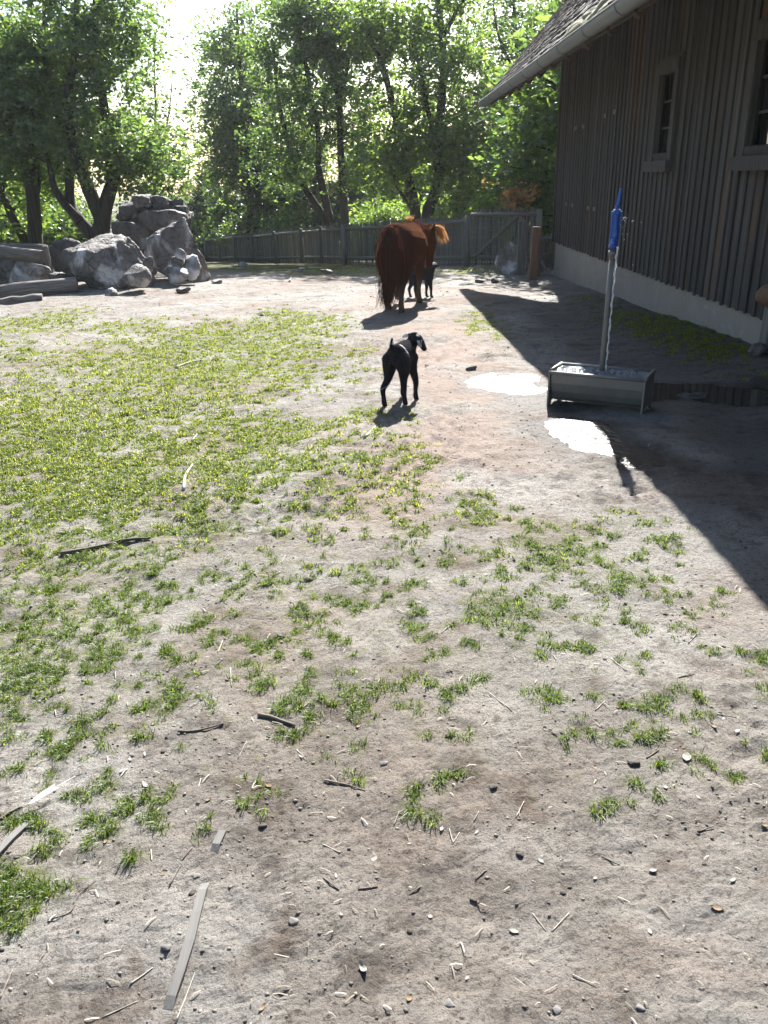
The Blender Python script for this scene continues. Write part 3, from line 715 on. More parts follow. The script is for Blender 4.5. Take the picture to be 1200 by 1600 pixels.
# ------------------------------------------------------------------ logs at the left
def log(label, a, b_, r0, r1, mat='log', name='log'):
    a = Vector(a); b_ = Vector(b_); m = MB(); n = 8; pts = []; rad = []
    for i in range(n+1):
        t = i/n; q = a.lerp(b_, t); q += Vector((0, random.uniform(-.012, .012), random.uniform(-.012, .012))); pts.append(q); rad.append((r0+(r1-r0)*t)*random.uniform(.95, 1.05))
    c = (a+b_)/2
    q = (b_-a).to_track_quat('X', 'Z'); m.tube([q.inverted() @ (p-c) for p in pts], rad, 14, True, True, .03)
    o = m.build(name, M[mat], None, c); o.rotation_mode = 'QUATERNION'; o.rotation_quaternion = q
    return tag(o, label, 'log')
log('long grey log lying in front of the rocks at the left edge', at(-120, 470, 14.6), at(121, 444, 15.2), .15, .135)
log('short thin log lying in the grass nearest the left edge', at(-60, 481, 13.9), at(67, 467, 14.4), .09, .095)
log('raised grey log lying across the rock pile at the left edge', at(-120, 378, 16.0), at(67, 402, 15.7), .11, .12)
log('weathered beam propped level behind the raised log', at(-90, 384, 16.9), at(73, 388, 16.6), .075, .075)
log('leaning grey prop post at the end of the raised beam', at(70, 384, 16.45), at(80, 436, 16.5), .055, .06)
log('broken log stub lying between the long log and the rocks', at(60, 452, 15.6), at(123, 448, 15.9), .07, .07)

# ------------------------------------------------------------------ trees
def leaves_mesh(name, P, size, seed, elong=1.7, flat=.5):
    rs = np.random.RandomState(seed); n = len(P)
    d = rs.normal(size=(n, 3)); d[:, 2] = d[:, 2]*flat-.25; d /= np.linalg.norm(d, axis=1)[:, None]
    e = rs.normal(size=(n, 3)); e -= d*(e*d).sum(1)[:, None]; e /= np.linalg.norm(e, axis=1)[:, None]
    s = size*rs.uniform(.6, 1.35, n)[:, None]
    nrm = np.cross(d, e)
    V = np.stack([P-d*s*.5*elong, P+e*s*.42+nrm*s*.08, P+d*s*.5*elong-nrm*s*.1, P-e*s*.42+nrm*s*.08], 1).reshape(-1, 3)
    return mesh_np(name, V, np.arange(4*n).reshape(n, 4))
def smooth_path(pts, n):
    pts = [Vector(p) for p in pts]; out = []
    for i in range(len(pts)-1):
        p0 = pts[max(i-1, 0)]; p1 = pts[i]; p2 = pts[i+1]; p3 = pts[min(i+2, len(pts)-1)]
        for k in range(n):
            t = k/n
            out.append(.5*((2*p1)+(p2-p0)*t+(2*p0-5*p1+4*p2-p3)*t*t+(3*p1-p0-3*p2+p3)*t**3))
    out.append(pts[-1]); return out
def px_tree(label, base, limbs, Y, mat, nleaf, seed, leaf=.11, spread=.42, blen=1.2, low=.22, name='leafy_tree', extra=(), group='trees beyond the fence', sb=2.0):
    """limbs: list of (pixel polyline, r0, r1); side branches and leaf clumps grow from them"""
    rnd = random.Random(seed); rs = np.random.RandomState(seed)
    tb = MB(); clumps = []
    for k, (pl, r0, r1) in enumerate(limbs):
        pts = []; off = rnd.uniform(-.5, .5)*(k > 0)
        for i, (u, v) in enumerate(pl):
            q = at(u, v, Y+off*(i/max(1, len(pl)-1))*2.0); pts.append(q)
        if k == 0 and base: q = Vector(pts[0]); q.z = fbase(q.x, q.y)-.3; pts = [q]+pts if q.z < pts[0].z-.1 else pts
        sp = smooth_path(pts, 5); n = len(sp)
        tb.tube(sp, [r0+(r1-r0)*i/(n-1) for i in range(n)], 9, True, True, .06)
        L = sum((sp[i+1]-sp[i]).length for i in range(n-1))
        nb = max(3, int(L*sb))
        for j in range(nb):
            t = low+(1-low)*(j+rnd.random())/nb; i = min(int(t*(n-1)), n-2); p = sp[i].lerp(sp[i+1], t*(n-1)-i)
            th = rnd.uniform(0, 2*math.pi); l = blen*rnd.uniform(.5, 1.25)*(1-.35*t)
            d = Vector((math.cos(th), math.sin(th)*(.9 if math.sin(th) > 0 else .35), rnd.uniform(-.15, .75))).normalized()
            mid = p+d*l*.5+Vector((rnd.uniform(-.12, .12), rnd.uniform(-.12, .12), rnd.uniform(0, .15))); e = p+d*l+Vector((0, 0, -.15*l))
            rb = max(.012, (r0+(r1-r0)*t)*.32)
            tb.tube([p, mid, e], [rb, rb*.65, .008], 5, False)
            clumps += [(mid.lerp(e, .3), .8), (e, 1.0), (e+Vector((rnd.gauss(0, .3), rnd.gauss(0, .3), rnd.gauss(0, .25))), .8)]
        clumps += [(sp[-1], 1.0)]
    for (u, v, ru, rv, cnt) in extra:
        for j in range(cnt):
            a = rnd.uniform(0, 6.283); r = math.sqrt(rnd.random())
            clumps.append((at(u+ru*r*math.cos(a), v+rv*r*math.sin(a), Y+rnd.uniform(-1.3, 1.3)), 1.0))
    C = np.array([c[0][:] for c in clumps]); w = np.array([c[1] for c in clumps]); w = w*rs.uniform(.4, 1.6, len(w))
    idx = rs.choice(len(C), nleaf, p=w/w.sum())
    # sub-clumps so the foliage has tufts and gaps
    K = 7; so = rs.normal(size=(len(C), K, 3))*np.array([spread, spread, spread*.72])
    sub = rs.randint(0, K, nleaf)
    P = C[idx]+so[idx, sub]+rs.normal(size=(nleaf, 3))*np.array([.125, .125, .085])*(spread/.42)
    root_loc = Vector(at(*limbs[0][0][0], Y)); root_loc.z = fbase(root_loc.x, root_loc.y)
    root = empty(name, root_loc, label, 'tree', group)
    inv = root.matrix_basis.inverted()
    t = tb.build('trunk', M['bark'], root); t.matrix_parent_inverse = Matrix.Translation(-root_loc)
    cr = link('crown', leaves_mesh('crown', P, leaf, seed), M[mat], root); cr.matrix_parent_inverse = Matrix.Translation(-root_loc)
    return root
px_tree('big dark tree with forked trunk in a wide V directly behind the layered rock outcrop', True,
    [([(158,372),(160,345),(166,318),(178,268),(172,215),(160,150),(150,60),(150,-60)], .28, .06),
     ([(160,345),(140,300),(126,262),(112,215),(106,150),(118,80),(120,0),(122,-70)], .20, .05),
     ([(150,372),(125,345),(110,318),(108,270),(100,210),(80,150),(60,90)], .19, .04),
     ([(125,345),(97,313),(84,290),(78,262),(60,200),(40,150)], .13, .03)],
    23.5, 'leaf', 26000, 201, .080, .40, 1.25, .50, extra=((198,235,44,46,30),(180,60,45,60,25),(250,285,40,45,22),(100,190,60,40,12)), group='trees behind the boulders')
px_tree('dark upright tree at the left edge with a straight trunk reaching out of view', True,
    [([(56,388),(52,320),(45,262),(38,235),(60,170),(72,80),(72,-80)], .22, .10), ([(45,262),(18,205),(-10,165),(-40,120)], .11, .03), ([(52,320),(62,250),(30,150),(20,60)], .1, .03)],
    24.5, 'leaf', 22000, 202, .082, .40, 1.3, .32, extra=((20,120,60,70,25),(110,60,60,70,20)), group='trees behind the boulders')
px_tree('slanting tree leaning left at the far left edge', True,
    [([(44,388),(22,345),(2,300),(-25,240),(-60,170)], .17, .05), ([(2,300),(20,230),(10,140)], .08, .03)],
    25.5, 'leafl', 13000, 203, .088, .40, 1.3, .3, extra=((10,60,55,70,25),(60,110,35,30,14)), group='trees behind the boulders')
px_tree('thin sparse young tree standing in the bright gap of sky', True,
    [([(243,330),(243,250),(243,170),(241,100),(244,50)], .07, .015), ([(243,250),(262,190),(270,110)], .04, .012), ([(243,250),(222,200),(212,150)], .04, .012)],
    33.0, 'leaf', 1700, 204, .10, .34, .9, .1, sb=1.4)
px_tree('broad dense tree left of the leaning trunks', True,
    [([(388,400),(392,320),(388,240),(378,150),(372,60),(370,10)], .2, .04), ([(390,300),(362,240),(352,180),(356,120)], .11, .03), ([(390,310),(430,240),(425,140)], .11, .03)],
    41.0, 'leaf', 30000, 205, .10, .52, 1.8, .18, extra=((375,120,45,80,60),(350,215,36,55,34),(400,220,60,60,40)))
px_tree('twin stemmed tree leaning left behind the fence left of the pony', True,
    [([(508,346),(500,330),(478,296),(459,254),(442,190),(432,130),(425,60)], .17, .04), ([(516,346),(508,310),(498,262),(498,215),(488,150),(470,60),(470,10)], .16, .04), ([(459,254),(480,200),(500,150)], .08, .02)],
    31.0, 'leaf', 17000, 206, .085, .38, 1.2, .42, extra=((460,90,60,80,30),(440,250,45,50,20)))
px_tree('slender straight tree with a dark upright trunk behind the fence', True,
    [([(539,346),(536,290),(532,232),(530,160),(512,85),(500,40),(498,-40)], .17, .05), ([(530,160),(545,90),(540,20)], .08, .03)],
    30.0, 'leaf', 13000, 207, .085, .36, 1.0, .42, extra=((530,60,50,60,25),(560,170,25,35,8)))
px_tree('crooked tree with a bare forked top above the pony', True,
    [([(650,340),(640,290),(632,260),(620,190),(608,140),(594,92),(575,55),(560,10)], .2, .05), ([(596,95),(612,75),(620,40),(618,-20)], .09, .03), ([(648,330),(622,295),(612,265),(600,240)], .08, .03), ([(645,315),(632,270),(634,230)], .1, .03)],
    28.5, 'leafl', 15000, 208, .085, .36, .95, .35, extra=((595,250,40,50,40),(650,200,30,50,30),(575,30,40,35,12)))
px_tree('tall tree with pale blotched bark and dark limbs right of the pony', True,
    [([(668,340),(676,312),(685,280),(684,230),(690,160),(693,110),(691,60),(684,0),(680,-50)], .22, .06), ([(684,230),(668,170),(655,100),(640,60)], .1, .03), ([(691,60),(712,20),(730,-10)], .08, .03), ([(685,280),(705,240),(715,200)], .08, .02)],
    28.0, 'leafl', 21000, 209, .085, .38, 1.05, .33, extra=((715,280,35,60,45),(720,180,35,60,30),(660,60,40,40,12),(735,90,30,50,16)))
px_tree('light green tree with foliage reaching past the barn corner', True,
    [([(880,420),(870,330),(862,250),(856,180),(850,120)], .14, .04), ([(862,250),(835,200),(815,160)], .07, .02)],
    26.0, 'leafl', 18000, 210, .088, .4, 1.1, .05, extra=((848,220,30,80,40),(840,290,28,30,16)))
px_tree('airy tree with a thin trunk above the far end of the barn roof', True,
    [([(806,330),(808,200),(809,100),(805,40),(800,-40)], .16, .04), ([(808,140),(840,80),(860,20)], .07, .02), ([(808,120),(780,60),(770,0)], .07, .02), ([(808,170),(770,130),(745,100)], .06, .02)],
    33.0, 'leaf', 10000, 211, .085, .40, 1.3, .2, extra=((810,50,50,50,16),(870,20,40,40,16),(770,150,35,35,30)))
# rear rank: bushy trees sharing three crown meshes
def bushy(seed, n, R_, H_, mat, leaf):
    rs = np.random.RandomState(seed); rnd = random.Random(seed); tb = MB(); cl = []
    tb.tube(smooth_path([(0,0,-.4),(.1,.05,H_*.3),(-.08,.1,H_*.6),(.05,0,H_*.92)], 4), [.22-.19*i/12 for i in range(13)], 8, True, True, .05)
    for j in range(60):
        t = rnd.uniform(.08, .98); a = rnd.uniform(0, 6.283); prof = math.sin(math.pi*min(1, (t*.86+.12)))**.6
        r = R_*prof*rnd.uniform(.55, 1.0); e = Vector((r*math.cos(a), r*math.sin(a), H_*t))
        p = Vector((0, 0, H_*t*.8)); tb.tube([p, p.lerp(e, .5)+Vector((0, 0, .1)), e], [.05, .03, .01], 5, False); cl += [e, e*.75+p*.25, p.lerp(e, .55)]
    C = np.array([c[:] for c in cl]); idx = rs.randint(0, len(C), n)
    so = rs.normal(size=(len(C), 6, 3))*.42; P = C[idx]+so[idx, rs.randint(0, 6, n)]+rs.normal(size=(n, 3))*.16
    tm = tb.mesh('trunk'); tm.materials.append(M['bark']); cm = leaves_mesh('crown', P, leaf, seed); cm.materials.append(M[mat]); return tm, cm
BUSHY = [bushy(301, 16000, 2.1, 7.0, 'leafd', .125), bushy(302, 16000, 2.3, 6.4, 'leafd', .125), bushy(303, 15000, 2.0, 6.6, 'leaf', .12)]
def place_bushy(x, y, k, s, rz, label, name='dense_tree', group='dense trees in the dark wood behind', cat='tree'):
    z = fbase(x, y); r = empty(name, (x, y, z), label, cat, group, rz); r.scale = (s, s, s*random.uniform(.92, 1.05))
    for nm, me in zip(('trunk', 'crown'), BUSHY[k]):
        o = bpy.data.objects.new(nm, me); COL.objects.link(o); o.parent = r
    return r
REAR = [(-19,36,0,1.05),(-15.5,38,1,1.0),(-17,31,2,.95),(-13.5,35,2,.62),(-12.2,47,0,.55),(-9.8,50,1,.75),(-7.2,47,0,.85),(-4.6,41,1,.78),(-2.6,38,0,.68),(-.6,40,2,.74),(1.4,37,1,.66),(3.2,40,0,.72),(4.6,36,1,.72),(6.4,39,2,1.0),(7.6,34,0,.9),(9.5,37,1,1.1),(11.5,33,2,1.1),(13.5,40,0,1.1),(-22,42,1,1.2),(-12,47,2,.55),(2,46,2,.8),(8,46,1,1.0),(-5,47,0,.8),(4.4,32.0,0,.60)]
place_bushy(5.15, 22.6, 2, 1.02, 1.0, 'leafy tree standing close behind the far end of the barn')
for i, (x, y, k, s) in enumerate(REAR):
    place_bushy(x, y, k, s, i*1.7, ('tall dense dark tree in the shaded wood far behind the fence', 'broad dense dark tree in the shaded wood far behind the fence', 'mid green leafy tree in the wood far behind the fence')[k])
# trees standing left of the view, seen in the window panes
for i, (x, y, k, s) in enumerate(((-13.5,9,2,1.0),(-15.5,14,0,1.1),(-12.5,19,1,.9))):
    place_bushy(x, y, k, s, i*2.1, 'leafy tree beyond the left side of the yard mirrored in the barn windows', group='trees left of the yard')
# shrubs behind the fence
SHRUB = [bushy(311, 7000, 1.15, 1.9, 'leafl', .10), bushy(312, 7000, 1.25, 1.7, 'leaf', .10)]
BUSHY += SHRUB
for i, (u, v, Y, k, s, lb) in enumerate(((600,330,33,3,1.0,'bright green shrub behind the fence left of the pony'),(720,320,31,3,1.1,'bright green shrub behind the fence between the pony and the gate'),
    (455,345,37,4,1.0,'green shrub behind the fence under the leaning trunks'),(352,368,47,4,1.15,'dark shrub above the left half of the fence'),(115,385,30,4,1.0,'low shrub growing behind the logs and dark boulder'),
    (15,385,29,3,.9,'low yellow green shrub at the left edge behind the logs'),(850,310,27,3,.9,'pale green shrub beside the barn corner behind the gate'),(300,372,49,4,.9,'small shrub where the fence disappears behind the boulders'))):
    p = at(u, v, Y); place_bushy(p.x, p.y, k, s, i*1.3, lb, 'shrub', 'shrubs behind the fence', 'shrub')
# small tree with orange leaves over the gate
BUSHY.append(bushy(321, 900, .42, .75, 'leafo', .09))
px_tree('small shrub with orange and yellow leaves above the picket gate', True, [([(806,345),(806,325),(805,312),(803,300)], .03, .01), ([(806,325),(795,310),(792,300)], .02, .008), ([(806,325),(818,312),(822,302)], .02, .008)], 21.5, 'leafo', 520, 220, .085, .10, .24, .3, name='orange_shrub', group='shrubs behind the fence', sb=5)

hz = MB(); hz.box((0, 190, 1.0), (560, 500, 17.0)); M['glare_haze'] = bpy.data.materials.new('glare_haze'); M['glare_haze'].use_nodes = True  # thin volume added to imitate the veil of lens glare
hn = M['glare_haze'].node_tree; hn.nodes.clear(); ho_ = hn.nodes.new('ShaderNodeOutputMaterial'); hv = hn.nodes.new('ShaderNodeVolumePrincipled')
hv.inputs['Density'].default_value = .0003; hv.inputs['Color'].default_value = (.93,.96,1,1); hv.inputs['Anisotropy'].default_value = .4
hn.links.new(hv.outputs[0], ho_.inputs['Volume'])
hz.build('glare_haze', M['glare_haze'])['kind'] = 'stuff'

# ------------------------------------------------------------------ trough and hydrant
def tri_ground(u, v, dz=0.0):
    d = CAMROT @ Vector(((u-600)/F, (800-v)/F, -1.0)); t = 1.5/-(d.z+.028*d.y)
    for _ in range(8):
        p = Vector((0, 0, EYE))+d*t; t += (p.z-gz(p.x, p.y)-dz)/-(d.z+.028*d.y)*.9
    p = Vector((0, 0, EYE))+d*t; p.z = gz(p.x, p.y)+dz; return p
TC = Vector((1.655, 6.075, -.175)); TR = R(-28)
tr = empty('water_trough', TC, 'small grey metal water trough brimming under the blue hydrant', 'trough', None, TR)
L, Dp, Hh = .70, .32, .295
half = lambda s, n=11: [(s*Dp/2*math.cos(t)*1.0, Hh-.02+s*.236*math.sin(t)) for t in np.linspace(math.pi, 2*math.pi, n)]
b = MB(); outer = half(1); inn = [(x*.975, z+.004) for x, z in half(1)][::-1]
b.prism(outer+inn, 0, -L/2+.012, L/2-.012); b.build('basin', M['galv'], tr)
for s in (-1, 1):
    b = MB(); hw = Dp/2+.008
    b.prism([(-hw-.012, 0), (-hw+.05, 0), (-hw+.075, .055), (hw-.075, .055), (hw-.05, 0), (hw+.012, 0), (hw+.004, Hh), (-hw-.004, Hh)], 0, s*(L/2)-.006, s*(L/2)+.006)
    b.box((s*(L/2-.012), 0, .006), (.05, Dp+.02, .012)); b.build('end_plate', M['galv'], tr)
b = MB()
for s in (-1, 1): b.tube([(-L/2-.004, s*(Dp/2+.002), Hh-.012), (L/2+.004, s*(Dp/2+.002), Hh-.012)], .013, 8)
for s in (-1, 1): b.tube([(s*(L/2+.002), -Dp/2-.002, Hh-.004), (s*(L/2+.002), Dp/2+.002, Hh-.004)], .012, 8)
b.build('rim', M['galv'], tr)
gx, gy = np.meshgrid(np.linspace(-L/2+.014, L/2-.014, 180), np.linspace(-Dp/2+.012, Dp/2-.012, 88))
gzv = Hh-.016+(fbm(gx+5, gy+5, 48, 2, 61)-.5)*.024+.004*np.sin(np.hypot(gx-.02, gy-.03)*130)*np.exp(-np.hypot(gx-.02, gy-.03)*7)
idx = np.arange(180*88).reshape(88, 180)
link('water_surface', mesh_np('water_surface', np.stack([gx, gy, gzv], -1).reshape(-1, 3), np.stack([idx[:-1,:-1], idx[:-1,1:], idx[1:,1:], idx[1:,:-1]], -1).reshape(-1, 4), True), M['pool'], tr)
HP = Vector((1.672, 6.14, -.16))
hy = empty('hydrant', HP, 'tall standpipe hydrant with blue head and lever rising out of the trough', 'hydrant', None, 0)
b = MB(); b.tube([(0,0,.03),(.004,0,.6),(.010,0,1.10)], .0205, 16); b.build('standpipe', M['pipe'], hy)
b = MB(); b.tube([(.010,0,1.075),(.010,0,1.10),(.0105,0,1.10),(.0105,0,1.13),(.0105,0,1.13),(.011,0,1.155)], [.027,.027,.032,.032,.024,.024], 14); b.build('pipe_coupling', M['iron'], hy)
hd = MB(); hd.tube([(.011,0,1.150),(.011,0,1.172),(.011,0,1.174),(.012,0,1.20),(.013,0,1.215),(.0135,0,1.23),(.016,0,1.375),(.016,0,1.38),(.016,0,1.385),(.016,0,1.41)], [.034,.034,.029,.032,.028,.025,.026,.035,.035,.024], 18)
hd.tube([(.005,-.02,1.21),(-.004,-.05,1.195),(-.006,-.062,1.170)], [.020,.019,.017], 12)       # spout
for a in range(8):
    hd.box((.016+.033*math.cos(a*.785), .033*math.sin(a*.785), 1.386), (.011, .011, .020))
for s in (-1, 1): hd.box((.013+s*.027, 0, 1.29), (.009, .018, .17))
ho = hd.build('head', M['blue'], hy)
b = MB(); b.tube([(.016,0,1.38),(.018,0,1.44)], .013, 10); b.tube([(.006,0,1.425),(.022,.0,1.45),(.030,.002,1.535),(.031,.002,1.545)], [.013,.0135,.0105,.008], 12); b.build('lever', M['blue'], hy)
b = MB(); b.tube([(-.006,-.024,1.405),(.038,.024,1.405)], .006, 8); b.build('bolt', M['galv'], ho)
# falling water: an uneven clear rope of water from the spout down to the trough
b = MB(); pts = []; rad = []
for i in range(60):
    t = i/59; pts.append((HP.x+.028-.008*t+.0035*math.sin(i*.9)+.002*math.sin(i*2.3), HP.y-.048+.010*math.sin(t*2), HP.z+1.165-.90*t)); rad.append(.0068+.0022*math.sin(i*1.7)+.0012*math.sin(i*.55)-.001*t)
single(b.tube(pts, rad, 10), 'water_stream', M['stream'], 'clear rope of running water falling beside the standpipe into the trough', 'water', (HP.x, HP.y, HP.z+.27))
V, Fs = ICO[1]; VV = []; FF = []; rs = np.random.RandomState(5)
for i in range(26):
    a = rs.rand(); c = np.array([HP.x+.055+abs(rs.normal(0, .06)), HP.y-.03+rs.normal(0, .05), HP.z+1.36-abs(rs.normal(0, .12))-(.7*rs.rand() if i > 23 else 0)]); VV.append(V*np.array([1,1,1.4])*rs.uniform(.0014, .0042)+c); FF.append(Fs+i*len(V))
o = link('water_drops', mesh_np('water_drops', np.concatenate(VV), np.concatenate(FF), True), M['stream']); tag(o, 'fine water drops spraying off the right of the blue hydrant head', 'water', None, 'stuff')
p = at(930, 18, 10.7)
mo = empty('moss_clump', (2.50, 11.0, EZ+.14), 'pale dry moss and leaf litter lying on the barn roof just above the gutter', 'moss')
for i in range(9):
    t = i/8; s0 = .10+.06*math.sin(i*1.7); yy = 10.1+1.5*t+random.uniform(-.05, .05)
    o = link('moss_tuft', rock_mesh((.13, .16, .05), 400+i, 3, 10, 1.6), M['moss'], mo); o.location = (EX+s0*math.cos(SL)-2.50+.05, yy-11.0, s0*math.sin(SL)-.14+.055); o.rotation_euler = (0, -SL, random.random())

# ------------------------------------------------------------------ animals
def crom(P, n):
    P = [np.array(p, float) for p in P]; out = []
    for i in range(len(P)-1):
        p0, p1, p2, p3 = P[max(i-1,0)], P[i], P[i+1], P[min(i+2,len(P)-1)]
        for k in range(n):
            t = k/n; out.append(.5*((2*p1)+(p2-p0)*t+(2*p0-5*p1+4*p2-p3)*t*t+(3*p1-p0-3*p2+p3)*t**3))
    out.append(P[-1]); return out
def sweep(mb, ctrl, side=(1,0,0), n=6, seg=18):
    """ctrl rows: x, y, z, half width (along side), half height"""
    Q = crom(ctrl, n); pos = [Vector(q[:3]) for q in Q]; m = len(Q); V = []
    ext = []
    for i in range(m):
        t = (pos[min(i+1,m-1)]-pos[max(i-1,0)]).normalized(); a = Vector(side); a = (a-t*a.dot(t)).normalized(); b_ = t.cross(a)
        ext.append((pos[i], a, b_, max(Q[i][3], .003), max(Q[i][4], .003), t))
    rings = []
    p, a, b_, w, h, t = ext[0]; e0 = min(w, h)
    for f, s in ((.75, .55), (.4, .85)): rings.append((p-t*e0*f*.9, a, b_, w*s, h*s))
    rings += [e[:5] for e in ext]
    p, a, b_, w, h, t = ext[-1]; e0 = min(w, h)
    for f, s in ((.4, .85), (.75, .55)): rings.append((p+t*e0*f*.9, a, b_, w*s, h*s))
    for p, a, b_, w, h in rings:
        for k in range(seg):
            th = 2*math.pi*k/seg; V.append(p+a*math.cos(th)*w+b_*math.sin(th)*h)
    M_ = len(rings)
    Fs = [[i*seg+k, i*seg+(k+1)%seg, (i+1)*seg+(k+1)%seg, (i+1)*seg+k] for i in range(M_-1) for k in range(seg)]
    Fs += [list(range(seg))[::-1], [(M_-1)*seg+k for k in range(seg)]]
    mb.add(V, Fs, True)
def fuse(mb, voxel, smooth=6):
    me = mb.mesh('tmp'); o = bpy.data.objects.new('tmp', me); COL.objects.link(o)
    r = o.modifiers.new('r', 'REMESH'); r.mode = 'VOXEL'; r.voxel_size = voxel
    s = o.modifiers.new('s', 'SMOOTH'); s.factor = .5; s.iterations = smooth
    dg = bpy.context.evaluated_depsgraph_get(); out = bpy.data.meshes.new_from_object(o.evaluated_get(dg))
    bpy.data.objects.remove(o); out.polygons.foreach_set('use_smooth', np.ones(len(out.polygons), bool)); return out
def colour(me, fn):
    n = len(me.vertices); co = np.empty(n*3); me.vertices.foreach_get('co', co); co = co.reshape(-1, 3)
    c = np.ones((n, 4)); c[:, :3] = fn(co); at_ = me.color_attributes.new('coat', 'FLOAT_COLOR', 'POINT'); at_.data.foreach_set('color', c.ravel().astype(np.float32))
def coat_mat(name, rough, sheen, tint):
    m, n, b = nmat(name); a = N(n, 'ShaderNodeAttribute', attribute_name='coat'); c = coords(n)
    f = noise(n, mapping(n, c, (60, 60, 14)), 2.0, 4)
    n.links.new(mixc(n, 1.0, a.outputs['Color'], ramp(n, f, [(.3, .7), (.7, 1.25)]), 'MULTIPLY'), b.inputs['Base Color'])
    b.inputs['Roughness'].default_value = rough; b.inputs['Sheen Weight'].default_value = sheen; b.inputs['Sheen Tint'].default_value = (*tint, 1); b.inputs['Sheen Roughness'].default_value = .4
    b.inputs['Specular IOR Level'].default_value = 0.0; n.links.new(bump(n, f, .25, .006), b.inputs['Normal']); return m
M['coat'] = coat_mat('chestnut coat', .62, .04, (1.0,.5,.25))
M['kidcoat'] = coat_mat('black kid coat', .5, .03, (.75,.8,1.0))
def hair_mat(name, c0, c1):
    m, n, b = nmat(name); n.nodes.remove(b); out = n.nodes['Material Output']
    a = N(n, 'ShaderNodeAttribute', attribute_name='coat')
    geo = N(n, 'ShaderNodeNewGeometry'); col = mixc(n, geo.outputs['Random Per Island'], c0, c1)
    d = N(n, 'ShaderNodeBsdfDiffuse'); t = N(n, 'ShaderNodeBsdfTranslucent'); g = N(n, 'ShaderNodeBsdfGlossy'); g.inputs['Roughness'].default_value = .45
    for s in (d, t, g): n.links.new(col, s.inputs[0])
    s1 = N(n, 'ShaderNodeMixShader'); s1.inputs[0].default_value = .4; n.links.new(d.outputs[0], s1.inputs[1]); n.links.new(t.outputs[0], s1.inputs[2])
    s2 = N(n, 'ShaderNodeMixShader'); s2.inputs[0].default_value = .06; n.links.new(s1.outputs[0], s2.inputs[1]); n.links.new(g.outputs[0], s2.inputs[2])
    n.links.new(s2.outputs[0], out.inputs[0]); return m
M['hair'] = hair_mat('chestnut hair', (.042,.017,.012), (.10,.040,.025))
M['blond'] = hair_mat('flaxen hair', (.42,.20,.075), (.62,.36,.16))
M['short'] = hair_mat('short coat hair', (.032,.014,.010), (.085,.034,.019))
M['blackhair'] = hair_mat('black coat hair', (.014,.014,.016), (.10,.10,.115))  # paler bluish hairs put the coat's sheen into the colour
M['whitehair'] = hair_mat('white hair', (.55,.55,.55), (.75,.75,.75))
M['eye'] = plain('dark eye', (.01,.008,.006), .1, 0, .1, 10, 0)
def fuzz(me, name, mat, parent, n, ln, wd, flow, seed):
    rs = np.random.RandomState(seed); nv = len(me.vertices)
    co = np.empty(nv*3); me.vertices.foreach_get('co', co); co = co.reshape(-1, 3)
    nr = np.empty(nv*3); me.vertices.foreach_get('normal', nr); nr = nr.reshape(-1, 3)
    i = rs.randint(0, nv, n); p = co[i]+rs.normal(size=(n, 3))*.003; d = nr[i]*.55+np.array(flow)+rs.normal(size=(n, 3))*.25; d /= np.linalg.norm(d, axis=1)[:, None]
    s = np.cross(d, rs.normal(size=(n, 3))); s /= np.linalg.norm(s, axis=1)[:, None]; l = ln*rs.uniform(.5, 1.3, n)[:, None]
    V = np.stack([p-s*wd/2, p+s*wd/2, p+d*l+np.array([0, 0, -.25])*l], 1).reshape(-1, 3)
    o = link(name, mesh_np(name, V, np.arange(3*n).reshape(n, 3)), M[mat], parent); o['kind'] = 'stuff'; return o
def strands(name, mat, parent, roots, path, n, wd, seed, seg=7):
    """n ribbons; roots(rng)->start point, path(rng, root)->list of control points"""
    rnd = random.Random(seed); V = []; Fs = []
    for i in range(n):
        r = roots(rnd); P = [Vector(q[:3]) for q in crom([tuple(q) for q in path(rnd, r)], 3)]; m = len(P); a = rnd.uniform(0, math.pi); s = Vector((math.cos(a), math.sin(a), .1)); b0 = len(V); w = wd*rnd.uniform(.5, 1.3)
        for j, q in enumerate(P):
            k = w*(1-.8*(j/(m-1))**2); V += [q-s*k/2, q+s*k/2]
        Fs += [[b0+2*j, b0+2*j+1, b0+2*j+3, b0+2*j+2] for j in range(m-1)]
    return link(name, mesh_np(name, [v[:] for v in V], np.array(Fs), True), M[mat], parent)
def eye(parent, p, r):
    V, Fs = ICO[2]; link('eye', mesh_np('eye', V*r, Fs, True), M['eye'], parent, p)
def hoof(parent, p, r, h, rz=0, mat='hoof', tilt=0):
    b = MB(); b.tube([(0, .012, 0), (0, .006, h*.5), (0, 0, h)], [r*1.12, r*1.02, r*.86], 14); o = b.build('hoof', M[mat], parent, p); o.rotation_euler = (tilt, 0, rz); return o
# --- pony, seen from behind, walking away
PO = Vector((.345, 12.72)); pony = empty('pony', (PO.x, PO.y, gz(PO.x, PO.y)), 'chestnut pony with long reddish tail seen from behind, lowering its head to a kid', 'pony', None, R(-15))
b = MB()
sweep(b, [(0,-.66,.98,.10,.15),(.01,-.58,.965,.195,.235),(.01,-.42,.95,.265,.285),(.01,-.18,.91,.30,.305),(.015,.12,.870,.335,.325),(0,.36,.885,.31,.315),(0,.56,.93,.235,.285),(0,.70,.95,.15,.21)])
sweep(b, [(0,.52,.96,.16,.24),(.06,.78,.95,.125,.20),(.14,1.0,.945,.10,.16),(.205,1.14,.925,.085,.12)])
sweep(b, [(.20,1.13,.935,.080,.105),(.195,1.20,.83,.085,.115),(.178,1.245,.69,.066,.090),(.160,1.265,.545,.052,.066),(.155,1.26,.475,.055,.062)], side=(.97,-.2,0))
for s in (-1, 1):
    sweep(b, [(.20+s*.055,1.10,1.015,.030,.024),(.20+s*.07,1.085,1.07,.034,.02),(.20+s*.075,1.08,1.135,.010,.008)], n=4, seg=10)
